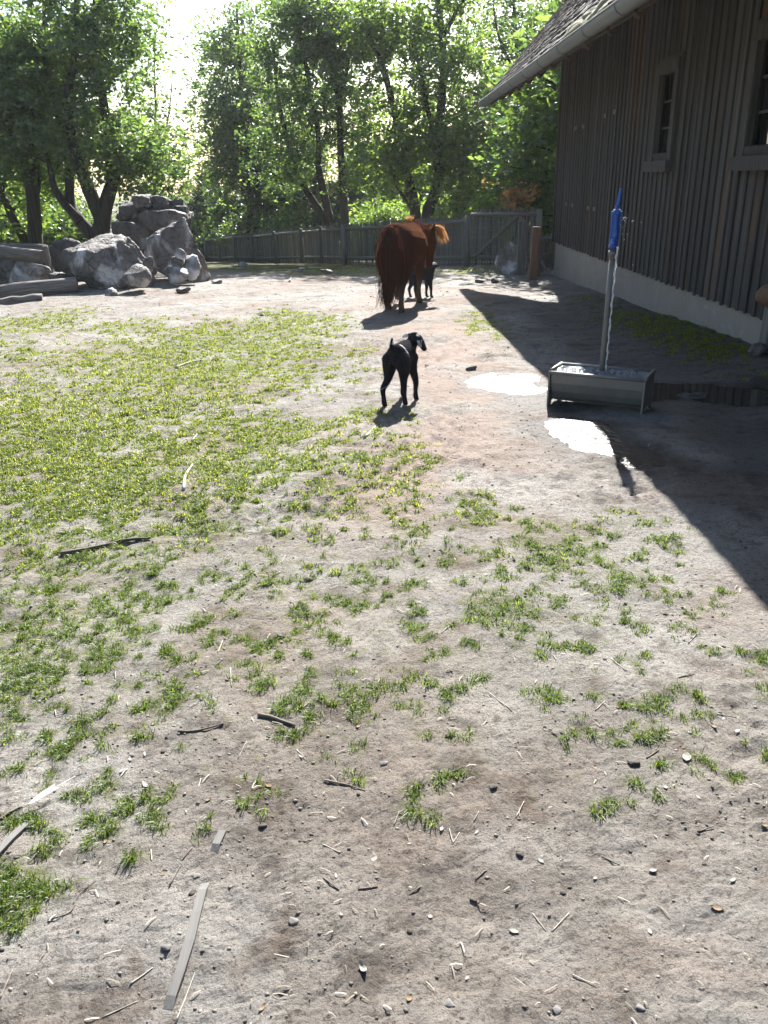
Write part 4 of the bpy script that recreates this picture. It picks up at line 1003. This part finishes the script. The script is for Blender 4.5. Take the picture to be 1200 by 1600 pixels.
def leg(pts): sweep(b, pts, n=5, seg=14)
leg([(.15,-.46,.92,.14,.20),(.18,-.42,.70,.115,.165),(.165,-.53,.50,.07,.085),(.155,-.63,.385,.047,.058),(.15,-.67,.25,.036,.040),(.15,-.70,.11,.042,.045),(.15,-.665,.03,.048,.055)])
leg([(-.15,-.46,.92,.14,.20),(-.18,-.36,.70,.115,.165),(-.165,-.40,.50,.07,.085),(-.155,-.42,.385,.047,.058),(-.15,-.37,.25,.036,.040),(-.15,-.335,.11,.042,.045),(-.15,-.29,.03,.048,.055)])
leg([(.16,.50,.85,.11,.17),(.175,.46,.64,.085,.11),(.16,.50,.42,.05,.055),(.155,.51,.34,.046,.05),(.15,.49,.22,.034,.038),(.15,.475,.11,.042,.045),(.15,.505,.03,.048,.055)])
leg([(-.16,.50,.85,.11,.17),(-.175,.50,.64,.085,.11),(-.16,.58,.45,.05,.055),(-.155,.57,.37,.046,.05),(-.15,.43,.27,.034,.038),(-.15,.36,.19,.042,.045),(-.15,.37,.13,.046,.05)])
me = fuse(b, .0125, 5)
def pcol(co):
    z = co[:, 2:3]; base = np.array([.052,.021,.013]); side = np.array([.078,.030,.017]); low = np.array([.10,.075,.056]); dk = np.array([.036,.019,.014])
    f = sst(.12, .28, np.abs(co[:, 0:1]))*sst(-.45, -.1, co[:, 1:2]); c = base*(1-f)+side*f
    d = sst(1.05, 1.2, z)*.6*(co[:, 1:2] < .7); c = c*(1-d)+dk*d
    l = 1-sst(.22, .50, z+.0*z); l = l*(co[:, 1:2] < 1.0); return c*(1-l)+low*l
colour(me, pcol)
link('body', me, M['coat'], pony)
fuzz(me, 'coat_hair', 'short', pony, 15000, .019, .0022, (0, -.35, -.45), 71)
for p, t in (((.15,-.655,-.005), 0), ((-.15,-.28,-.005), 0), ((.15,.515,-.005), 0), ((-.15,.375,.085), -.9)): hoof(pony, p, .052, .065, 0, 'hoof', t)
for s in (-1, 1): eye(pony, (.195+s*.079, 1.215, .84), .019)
core = MB(); sweep(core, [(0,-.62,1.15,.05,.05),(.01,-.70,1.13,.060,.05),(.03,-.75,1.0,.076,.05),(.035,-.765,.78,.085,.05),(.03,-.765,.55,.080,.045),(.01,-.76,.36,.06,.035)], n=6, seg=14)
tl = link('tail', fuse(core, .012, 3), M['hair'], pony)
def troot(r): return Vector((r.gauss(0, .045), -.66+r.uniform(-.07, .03), 1.15+r.uniform(-.03, .045)))
def tpath(r, p):
    x = r.gauss(.035, .054); dpt = r.uniform(-.075, .03); e = r.uniform(.08, .55) if r.random() < .4 else r.uniform(.08, .25)
    return [p, (p.x*.6+x*.8, -.765+dpt, 1.06), (x*1.25, -.80+dpt, .82), (x*1.25-.005, -.80+dpt, .55), (x*1.25-.035+r.gauss(0,.012), -.795+dpt, max(.32, e)), (x*1.2-.07+r.gauss(0,.03), -.79+dpt, e)]
strands('tail_hair', 'hair', tl, troot, tpath, 620, .010, 5)
def mroot(r):
    t = r.random(); return Vector((.01+.19*t+r.gauss(0, .012), .50+.62*t, 1.19-.13*t+.02*math.sin(t*9)))
def mpath(r, p):
    s = 1 if r.random() < .25 else -1; l = r.uniform(.10, .24); return [p-Vector((0,0,.03)), p+Vector((s*.03, r.gauss(0,.02), .035)), p+Vector((s*.10, r.gauss(0,.03), -.02)), p+Vector((s*.14+r.gauss(0,.02), r.gauss(0,.04), -l))]
strands('mane', 'hair', pony, mroot, mpath, 210, .010, 6)
strands('withers_tuft', 'blond', pony, lambda r: Vector((.02+r.gauss(0,.012), .46+r.uniform(-.06,.08), 1.20)), lambda r, p: [p, p+Vector((r.gauss(0,.02), r.gauss(0,.02), .05)), p+Vector((r.gauss(0,.05), r.gauss(0,.03), r.uniform(.05,.10)))], 60, .009, 7)
strands('forelock', 'blond', pony, lambda r: Vector((.20+r.gauss(0,.03), 1.12+r.gauss(0,.03), 1.03)), lambda r, p: [p, p+Vector((.07, .02, .055+r.gauss(0,.015))), p+Vector((.15+r.gauss(0,.025), .04, .0+r.gauss(0,.03))), p+Vector((.20+r.gauss(0,.03), .06+r.gauss(0,.02), -.15+r.gauss(0,.035)))], 190, .011, 8)
# --- kids
def kid(label, loc, rz, sc, legs, neck, head, ears, tail, white, seed):
    up = lambda rows, d, k=1.0: [(q[0], q[1], q[2]*k+d, q[3], q[4]) for q in rows]
    legs = [[(q[0], q[1], .02+(q[2]-.02)*1.14, q[3]*1.22, q[4]*1.22) for q in l] for l in legs]; neck = [(q[0], q[1], q[2]+.012, q[3]*1.15, q[4]*1.12) for q in neck]; head = up(head, -.004); ears = [up(e, -.004) for e in ears]; tail = up(tail, .045)
    root = empty('goat_kid', loc, label, 'goat kid', None, rz); root.scale = (sc, sc, sc)
    b = MB()
    sweep(b, up([(0,-.185,.355,.040,.052),(0,-.15,.352,.071,.084),(0,-.07,.338,.082,.094),(0,.04,.328,.085,.102),(0,.12,.335,.076,.096),(0,.17,.345,.050,.070)], .045))
    sweep(b, neck, n=6, seg=16); sweep(b, head, side=(0, 1, 0) if abs(head[-1][0]-head[0][0]) > abs(head[-1][1]-head[0][1]) else (1, 0, 0), n=6, seg=16)
    for e in ears: sweep(b, e, side=(0, .6, .8), n=4, seg=10)
    sweep(b, tail, n=4, seg=10)
    for l in legs: sweep(b, l, n=5, seg=12)
    me = fuse(b, .0052, 4); colour(me, white); link('body', me, M['kidcoat'], root)
    fuzz(me, 'coat_hair', 'blackhair', root, 9000, .011, .0013, (0, -.3, -.35), seed)
    for l in legs:
        e = l[-1]; z = e[2]-.02
        hoof(root, (e[0], e[1]+.004, z-.006), .0185, .028, 0, 'drop')
    return root
def hind(x, y, xh):
    return [(x*.75,-.125,.33,.052,.075),(x*.95,-.115+.2*(y+.13),.255,.040,.058),(x,-.135+.5*(y+.13),.185,.024,.030),(xh,y-.018,.130,.0185,.022),(xh,y-.012,.075,.0145,.016),(xh,y,.034,.0165,.018),(xh,y+.006,.02,.017,.019)]
def fore(x, y, xh):
    return [(x*.75,.125,.30,.040,.060),(x*.9,.12+.3*(y-.12),.225,.030,.036),(xh*.97,.12+.75*(y-.12),.135,.020,.022),(xh,y-.004,.075,.0145,.016),(xh,y-.002,.034,.0165,.018),(xh,y+.006,.02,.017,.019)]
BL = np.array([.020,.020,.023]); WH = np.array([.62,.62,.62])
def w1(co):
    x, y, z = co[:, 0:1], co[:, 1:2], co[:, 2:3]; c = np.tile(BL, (len(co), 1))
    f = ((z > .492)*(y < -.150)*(np.abs(x+.006) > .008)*1.0)                                          # pale edges of the raised tail
    f = np.maximum(f, (np.abs(y+.075+.35*(z-.40)) < .010)*(x > .02)*(z > .27)*.8)  # streak of sunlight on the right flank, painted into the coat
    hx = x-.05; f = np.maximum(f, (z > .455)*(x < -.020)*(y > .19)*.95)                                     # left ear
    f = np.maximum(f, (z > .415)*(z < .475)*(x > .085)*(x < .118)*(y < .150)*.7)                  # pale cheek and ear
    f = np.maximum(f, (z > .502)*(x > .07)*.5); f = np.maximum(f, (np.abs(z-.150-.5*(x+.08)) < .004)*(x < -.05)*(y < 0)*.25)
    return c*(1-f)+WH*f
kz = gz(.165, 6.42)
kid('black goat kid with pale edged upright tail standing alone in front, head turned right', (.165, 6.42, kz), R(-22), 1.0,
    [hind(-.060, -.185, -.082), hind(.060, -.105, .062), fore(.055, .085, .085), fore(-.055, .165, -.055)],
    [(0,.12,.36,.055,.070),(.015,.165,.41,.044,.055),(.04,.185,.46,.038,.044)],
    [(.02,.185,.487,.037,.036),(.058,.18,.487,.040,.038),(.098,.165,.455,.032,.030),(.128,.15,.418,.024,.022),(.140,.145,.402,.022,.019)],
    [[(.0,.20,.500,.013,.009),(-.035,.215,.494,.022,.008),(-.072,.22,.478,.012,.006)], [(.07,.15,.503,.013,.009),(.10,.115,.488,.022,.008),(.115,.09,.455,.012,.006)]],
    [(0,-.175,.385,.020,.016),(-.004,-.20,.415,.021,.014),(-.008,-.195,.462,.017,.011),(-.01,-.18,.492,.008,.006)], w1, 72)
def w2(co):
    x, y, z = co[:, 0:1], co[:, 1:2], co[:, 2:3]; c = np.tile(BL*1.6, (len(co), 1))
    f = (z > .503)*(y > .10)*.9; f = np.maximum(f, (np.abs(x) < .02)*(z > .28)*(z < .33)*(y > .16)*.7)
    f = np.maximum(f, (z > .431)*(z < .464)*(y > .255)*.8); return c*(1-f)+WH*f
p = Vector((.70, 13.98)); 
kid('black goat kid with white forehead looking up beside the front legs of the pony', (p.x, p.y, gz(p.x, p.y)), R(-68), 1.04,
    [hind(-.060, -.165, -.070), hind(.060, -.12, .065), fore(.055, .145, .060), fore(-.055, .115, -.055)],
    [(0,.12,.36,.055,.070),(0,.175,.42,.042,.052),(.0,.20,.475,.036,.042)],
    [(0,.185,.503,.036,.034),(0,.225,.503,.038,.037),(.0,.27,.475,.030,.030),(.0,.305,.445,.022,.022)],
    [[(-.02,.19,.52,.013,.009),(-.055,.18,.515,.020,.008),(-.09,.17,.495,.011,.006)], [(.02,.19,.52,.013,.009),(.055,.18,.515,.020,.008),(.09,.17,.495,.011,.006)]],
    [(0,-.175,.385,.018,.014),(0,-.205,.40,.016,.011),(0,-.225,.385,.007,.005)], w2, 73)

# ------------------------------------------------------------------ grass
def tufts(name, label, n_try, box, dens_near, hmin, hmax, blades, mat, seed, spread, wd=(.0022, .0042)):
    rs = np.random.RandomState(seed); x0, x1, y0, y1 = box
    u = rs.rand(n_try); Y = y0*(y1/y0)**u                                     # thinner with distance
    X = rs.uniform(-1, 1, n_try)*(Y*.62+2.4); ok = (X > x0) & (X < x1); X = X[ok]; Y = Y[ok]
    d = gdens(X, Y); k = rs.rand(len(X)) < d*dens_near*(sst(3.0, 5.2, Y) if y1 > 10 else 1-sst(4.0, 7.0, Y)); X, Y, d = X[k], Y[k], d[k]
    n = len(X); Z = ground(X, Y); sc = 1+.10*np.maximum(0, Y-2)              # coarser tufts further off
    bl = blades; a = rs.uniform(0, 2*math.pi, (n, bl)); lean = rs.uniform(.3, 1.7, (n, bl)); h = rs.uniform(hmin, hmax, (n, bl))*(.45+.5*d[:, None]+.35*rs.rand(n)[:, None]**2)
    sp = rs.normal(0, spread, (n, bl, 2))*(rs.uniform(.35, 1.25, n)*sc**.5)[:, None, None]
    bx = X[:, None]+sp[:, :, 0]; by = Y[:, None]+sp[:, :, 1]; bz = np.repeat(Z[:, None], bl, 1)-.003
    w = rs.uniform(*wd, (n, bl))*sc[:, None]; dx, dy = np.cos(a), np.sin(a); sx, sy = -dy*w/2, dx*w/2
    m = (bx+dx*h*lean*.35, by+dy*h*lean*.35, bz+h*.62); t = (bx+dx*h*lean, by+dy*h*lean, bz+h*(1.02-.30*lean))
    V = np.stack([np.stack([bx-sx, by-sy, bz], -1), np.stack([bx+sx, by+sy, bz], -1), np.stack([m[0]+sx*.8, m[1]+sy*.8, m[2]], -1), np.stack([m[0]-sx*.8, m[1]-sy*.8, m[2]], -1), np.stack(t, -1)], 2)
    N_ = n*bl; i = np.arange(N_)[:, None]*5
    F3 = np.concatenate([i+[0, 1, 2], i+[0, 2, 3], i+[3, 2, 4]], 1).reshape(-1, 3)
    o = link(name, mesh_np(name, V.reshape(-1, 3), F3), M[mat]); print(name, n, len(F3)); return tag(o, label, 'grass', None, 'stuff')
tufts('meadow_grass', 'short yellow green grass and moss growing in patches on the trampled yard', 72000, (-9, 4.3, 3.0, 24), 1.0, .012, .032, 17, 'grass', 91, .020, (.003, .0052))
tufts('tuft_grass', 'fresh green grass tufts on the bare soil of the foreground', 38000, (-5, 4, 1.05, 7.0), 1.0, .008, .026, 28, 'grassg', 92, .0115, (.0016, .0032))
# crumbs of soil, dung and grit
rs = np.random.RandomState(17); n = 30000
u = rs.rand(n); Y = 1.0*(17/1.0)**u; X = rs.uniform(-1, 1, n)*(Y*.60+.6); k = X < 3.4; X, Y = X[k], Y[k]
k = rs.rand(len(X)) < .25+1.1*sst(.42, .68, fbm(X, Y, 1.6, 3, 77)); X, Y = X[k], Y[k]; n = len(X)
V, Fs = ICO[1]; oc = np.array([[1,0,0],[-1,0,0],[0,1,0],[0,-1,0],[0,0,1],[0,0,-1]], float); of = np.array([[0,2,4],[2,1,4],[1,3,4],[3,0,4],[2,0,5],[1,2,5],[3,1,5],[0,3,5]])
s = (.0012+.0046*rs.rand(n)**4)*(.75+.22*Y); J = rs.uniform(.55, 1.25, (n, 6, 3))
P = oc[None]*J*s[:, None, None]*np.array([1.3, 1, .6]); an = rs.uniform(0, 6.28, n); ca, sa = np.cos(an)[:, None], np.sin(an)[:, None]
P = np.stack([P[:, :, 0]*ca-P[:, :, 1]*sa, P[:, :, 0]*sa+P[:, :, 1]*ca, P[:, :, 2]], -1)
C = np.stack([X, Y, ground(X, Y)+s*.12], -1); sel = rs.rand(n) < .93
def crumb_mat(name, a, b_):
    m, nn, b = nmat(name); g = N(nn, 'ShaderNodeNewGeometry'); nn.links.new(mixc(nn, g.outputs['Random Per Island'], a, b_), b.inputs['Base Color']); b.inputs['Roughness'].default_value = .9; return m
for nm, lb, q, mt in (('soil_crumbs', 'dark crumbs of soil and dung scattered over the yard', sel, crumb_mat('dark crumbs', (.055,.046,.039), (.22,.195,.17))), ('grit', 'pale grit and small pebbles scattered over the yard', ~sel, crumb_mat('grit', (.19,.18,.165), (.29,.275,.255)))):
    W_ = (P[q]+C[q][:, None]).reshape(-1, 3); cnt = q.sum(); o = link(nm, mesh_np(nm, W_, (of[None]+np.arange(cnt)[:, None, None]*6).reshape(-1, 3)), mt); tag(o, lb, 'soil', None, 'stuff')
# tiny straw bits
n = 800; u = rs.rand(n); Y = 1.0*(9/1.0)**u; X = rs.uniform(-1, 1, n)*(Y*.58+.5); k = X < 3.2; X, Y = X[k], Y[k]; n = len(X)
a = rs.uniform(0, 6.28, n); l = rs.uniform(.004, .018, n)*(.8+.12*Y); w = rs.uniform(.0006, .0016, n)*(.8+.2*Y); dx, dy = np.cos(a)*l, np.sin(a)*l; sx, sy = -np.sin(a)*w, np.cos(a)*w
za = ground(X-dx, Y-dy)+.003; zb = ground(X+dx, Y+dy)+.004; zm = ground(X, Y)+.006
V = np.stack([np.stack([X-dx-sx, Y-dy-sy, za], -1), np.stack([X-dx+sx, Y-dy+sy, za], -1), np.stack([X+sx, Y+sy, np.maximum(zm, (za+zb)/2)], -1), np.stack([X-sx, Y-sy, np.maximum(zm, (za+zb)/2)], -1), np.stack([X+dx+sx, Y+dy+sy, zb], -1), np.stack([X+dx-sx, Y+dy-sy, zb], -1)], 1)
i = np.arange(n)[:, None]*6; o = link('chaff', mesh_np('chaff', V.reshape(-1, 3), np.concatenate([i+[0,1,2,3], i+[3,2,4,5]], 1).reshape(-1, 4)), crumb_mat('chaff', (.17,.14,.105), (.40,.37,.31))); tag(o, 'fine straw and chaff scattered over the soil', 'straw', None, 'stuff')

# ------------------------------------------------------------------ things lying on the ground
def stick(label, px, r, mat, name='twig', cat='twig', group=None, lift=.6, bend=.0):
    P = [tri_ground(u, v) for u, v in px]; P = smooth_path(P, 4); n = len(P); pts = []
    for i, p in enumerate(P):
        z = max(gz(p.x, p.y), .5*(P[max(i-2,0)].z+P[min(i+2,n-1)].z)); pts.append(Vector((p.x, p.y, z+r*lift)))
    b = MB(); b.tube(pts, [r*(1-.45*i/(n-1))*random.uniform(.85, 1.15) for i in range(n)], 6); return single(b, name, M[mat], label, cat, pts[0], group)
stick('long thin dark branch lying across the grass at the left', [(95,868),(150,857),(200,846),(236,842)], .011, 'twig', 'branch', 'branch')
stick('pale curved stick standing out on the sparse grass', [(287,766),(290,745),(301,728)], .010, 'paletwig', 'stick', 'stick')
stick('bleached stick lying on the dense meadow grass', [(274,576),(297,567),(318,563)], .012, 'paletwig', 'stick', 'stick')
stick('small pale stick on the sparse grass left of the worn path', [(570,682),(586,668)], .010, 'paletwig', 'stick', 'stick')
stick('pale short stick in the meadow above the curved stick', [(300,690),(308,680)], .008, 'paletwig', 'stick', 'stick')
stick('thick dark rough stick on the bare soil near the middle', [(404,1119),(430,1124),(461,1136)], .0075, 'twig', 'stick', 'stick')
stick('crooked dark twig on the bare soil left of the thick dark stick', [(278,1144),(310,1143),(349,1131)], .0045, 'twig')
stick('thin dark twig lying right of a grass tuft in the lower middle', [(506,1220),(540,1226),(571,1236)], .0026, 'twig')
stick('long pale straw at the bottom left beside the lower end of the buried lath', [(275,1598),(292,1555),(309,1508)], .0018, 'paletwig', 'straw', 'straw')
stick('short yellow straw left of the lower end of the buried lath', [(204,1537),(222,1526),(239,1512)], .0020, 'paletwig', 'straw', 'straw')
stick('thin brown root winding from the grass tufts at the lower left', [(75,1438),(110,1425),(122,1400),(150,1378)], .0018, 'twig', 'root', 'root')
stick('dark twig lying under the white feather at the left edge', [(-6,1285),(20,1268),(36,1262)], .004, 'twig')
stick('brown stick at the bottom left corner of the picture', [(0,1560),(12,1535),(20,1515)], .0022, 'twig', 'stick', 'stick')
stick('dark stick end poking up from the sunny soil left of the pony', [(452,441),(456,432)], .022, 'twig', 'stick', 'stick')
stick('thin dark stick at the left edge of the meadow', [(-5,623),(18,619)], .011, 'twig', 'stick', 'stick')
for i, px in enumerate(([(372,1186),(386,1158)],[(310,1231),(314,1216)],[(832,1428),(853,1456)],[(862,1456),(889,1427)],[(895,1524),(932,1541)],[(806,1278),(819,1252)],[(1025,1231),(1042,1252)],[(464,1172),(480,1190)],[(706,1320),(718,1300)],[(740,1285),(748,1268)],[(615,1290),(624,1268)],[(708,1318),(702,1295)],[(1120,1115),(1150,1122)],[(930,1110),(945,1096)],[(955,1030),(978,1050)],[(1075,1005),(1090,990)],[(440,880),(446,868)],[(504,1320),(530,1332)],[(690,990),(702,978)],[(1050,760),(1062,752)],[(360,1045),(362,1075)],[(340,1020),(348,1002)],[(765,1085),(800,1112)],[(940,1275),(952,1290)],[(160,1590),(215,1565)])):
    stick('short pale straw stalk lying on the bare grey soil', px, .0016+.0006*(px[0][1] < 1100), 'paletwig', 'straw', 'straw', 'straw stalks on the soil')
for i, px in enumerate(([(560,1390),(590,1386)],[(940,1340),(968,1352)],[(1090,1300),(1115,1293)],[(700,1210),(726,1198)],[(640,1400),(660,1385)],[(1010,1185),(1030,1172)],[(1060,1060),(1085,1052)],[(300,1325),(285,1345)],[(265,1385),(282,1352)],[(760,1360),(742,1376)],[(870,1150),(848,1140)],[(505,1372),(530,1391)])):
    stick('short thin brown twig lying on the trampled soil', px, .0022, 'twig', 'twig', 'twig', 'twigs on the soil')
# half buried lath and a grey slat
def lath(label, pts, w, th, name='lath'):
    P = [(tri_ground(u, v), dz) for u, v, dz in pts]; b = MB(); V = []; n = len(P)
    for i, (p, dz) in enumerate(P):
        d = (P[min(i+1,n-1)][0]-P[max(i-1,0)][0]); d.z = 0; d.normalize(); s = Vector((-d.y, d.x, 0))*w/2*random.uniform(.92, 1.05)
        zz = float(gbase(p.x, p.y)+(fbm(p.x, p.y, 3.2, 3, 2)-.5)*.035)+dz
        for a, h in ((-1, 0), (1, 0), (1, th), (-1, th)): V.append((p.x+s.x*a, p.y+s.y*a, zz+h))
    Fs = [[4*i+k, 4*i+(k+1)%4, 4*i+4+(k+1)%4, 4*i+4+k] for i in range(n-1) for k in range(4)]+[[0,1,2,3],[4*n-1,4*n-2,4*n-3,4*n-4]]
    b.add(V, Fs); p = P[0][0]; return single(b, name, M['lath'], label, 'lath', p)
lath('long weathered grey lath half buried in the soil at the lower left', [(348,1300,.0),(338,1322,.002),(330,1345,-.018),(322,1372,-.020),(317,1395,.001),(308,1430,.004),(297,1475,.003),(282,1525,.003),(268,1560,.0),(262,1578,-.008)], .021, .008)
lath('grey slat lying beside the white feather at the left edge', [(52,1283,-.004),(36,1296,.0),(16,1314,.002),(-14,1345,.0)], .020, .008, 'slat')
fe = tri_ground(75, 1245, .012); b = MB(); a, c = tri_ground(118, 1214, .016), tri_ground(22, 1272, .008)
b.tube([a, (a+c)/2+Vector((0,0,.006)), c], [.0006, .001, .0014], 6)
d = (a-c); s = Vector((-d.y, d.x, 0)).normalized()
for i in range(26):
    t = .22+.74*i/45; p = c.lerp(a, t)+Vector((0, 0, .006*math.sin(t*3.1))); wv = .012*math.sin(math.pi*min(1, (t-.12)*1.05))**.7
    for sg in (-1, 1):
        e = p+s*sg*wv+d.normalized()*.012; b.add([p, p+d*.013, e+d*.006, e], [[0,1,2,3]])
single(b, 'feather', M['feather'], 'white feather lying on the soil at the left edge', 'feather', fe)
# flat leaves and chips
def leafpiece(label, u, v, ln, w, mat, name, cat, group=None, curl=.2):
    p = tri_ground(u, v, .0005); a = random.uniform(0, 6.28); b = MB(); n = 6; V = []
    d = Vector((math.cos(a), math.sin(a), 0)); s = Vector((-d.y, d.x, 0))
    for i in range(n+1):
        t = i/n*2-1; ww = w*max(0.05, (1-abs(t)**2.2))*random.uniform(.85, 1.1); h = curl*ln*(t*t)*.5
        for k in (-1, 0, 1): V.append(d*t*ln/2+s*k*ww/2+Vector((0, 0, h+(abs(k))*curl*w*.35)))
    Fs = [[3*i+k, 3*i+k+1, 3*i+k+4, 3*i+k+3] for i in range(n) for k in (0, 1)]
    b.add(V+[x+Vector((0,0,.0012)) for x in V], Fs+[[q+3*(n+1) for q in f] for f in Fs]); o = b.build(name, M[mat], None, p); return tag(o, label, cat, group)
leafpiece('largest pale flat leaf lying on the soil at the lower right', 1073, 1183, .042, .024, 'chip', 'dry_leaf', 'leaf', None, .1)
leafpiece('bleached pointed leaf on the soil between the lath and the feather', 227, 1226, .036, .014, 'paleleaf', 'dry_leaf', 'leaf')
leafpiece('curled pale leaf at the bottom of the picture right of the lath', 567, 1514, .030, .014, 'paleleaf', 'dry_leaf', 'leaf', None, .5)
for u, v in ((190,1204),(203,1186),(226,1178),(470,1182),(1130,1123),(1152,1142),(585,1342),(525,1368),(803,1455),(730,1528),(672,1432),(1020,1360),(1145,1375),(930,1372),(845,1345),(1090,1245),(880,1022),(557,1050),(163,1010),(95,1050),(640,1318),(690,1295),(745,1300),(1040,1230),(1160,1212),(1015,1455)):
    leafpiece('small pale wood chip or leaf scrap lying on the soil', u, v, random.uniform(.012, .024), random.uniform(.006, .011), random.choice(('chip', 'paleleaf')), 'chip', 'chip', 'pale chips on the soil', random.uniform(.02, .15))
for u, v in ((165,1315),(325,1250),(420,1228),(560,1135),(742,1408),(965,1105),(1115,1135),(1195,1290),(255,1365),(640,1560),(930,1200),(1120,1420),(410,1575)):
    leafpiece('small brown dry leaf lying on the soil', u, v, random.uniform(.016, .028), random.uniform(.008, .014), 'brownleaf', 'dry_leaf', 'leaf', 'brown leaves on the soil', .25)
def lump(label, u, v, rad, mat, name, cat, group=None):
    p = tri_ground(u, v, rad*.12); rock(name, label, cat, p, (rad*1.2, rad, rad*.55), random.randint(500, 900), mat, 3, random.uniform(0, 3), group)
for n_, (u, v, r, lb) in enumerate(((991,1192,.016,'largest dark dropping on the soil at the lower right'),(435,996,.020,'dark dropping among sparse tufts left of the middle'),(121,624,.05,'dark round clod lying alone in the meadow'),(411,494,.05,'dark clod on the far edge of the meadow'),(223,755,.02,'dark clod in the sparse grass below the dense meadow'),(483,905,.022,'brown clod beside the sparse grass in the middle'))):
    lump(lb, u, v, r, 'drop', 'clod', 'clod')
for u, v in ((740,1406),(690,1085),(812,1335),(640,1455),(255,1175),(224,1150),(700,1150),(945,1030),(1040,960),(1130,1010),(880,1395),(560,1240),(410,1290),(300,1395),(1100,1350),(985,1330),(770,1230),(660,1225)):
    lump('small dark dropping lying on the trampled soil', u, v, random.uniform(.005, .010), 'drop', 'dropping', 'dropping', 'droppings on the soil')
for u, v in ((205,1180),(1180,1105),(600,1192),(458,1440),(260,1480),(1000,1575),(870,1580),(700,1570)):
    lump('small grey pebble lying on the soil', u, v, random.uniform(.006, .011), 'stone', 'pebble', 'pebble', 'pebbles on the soil')
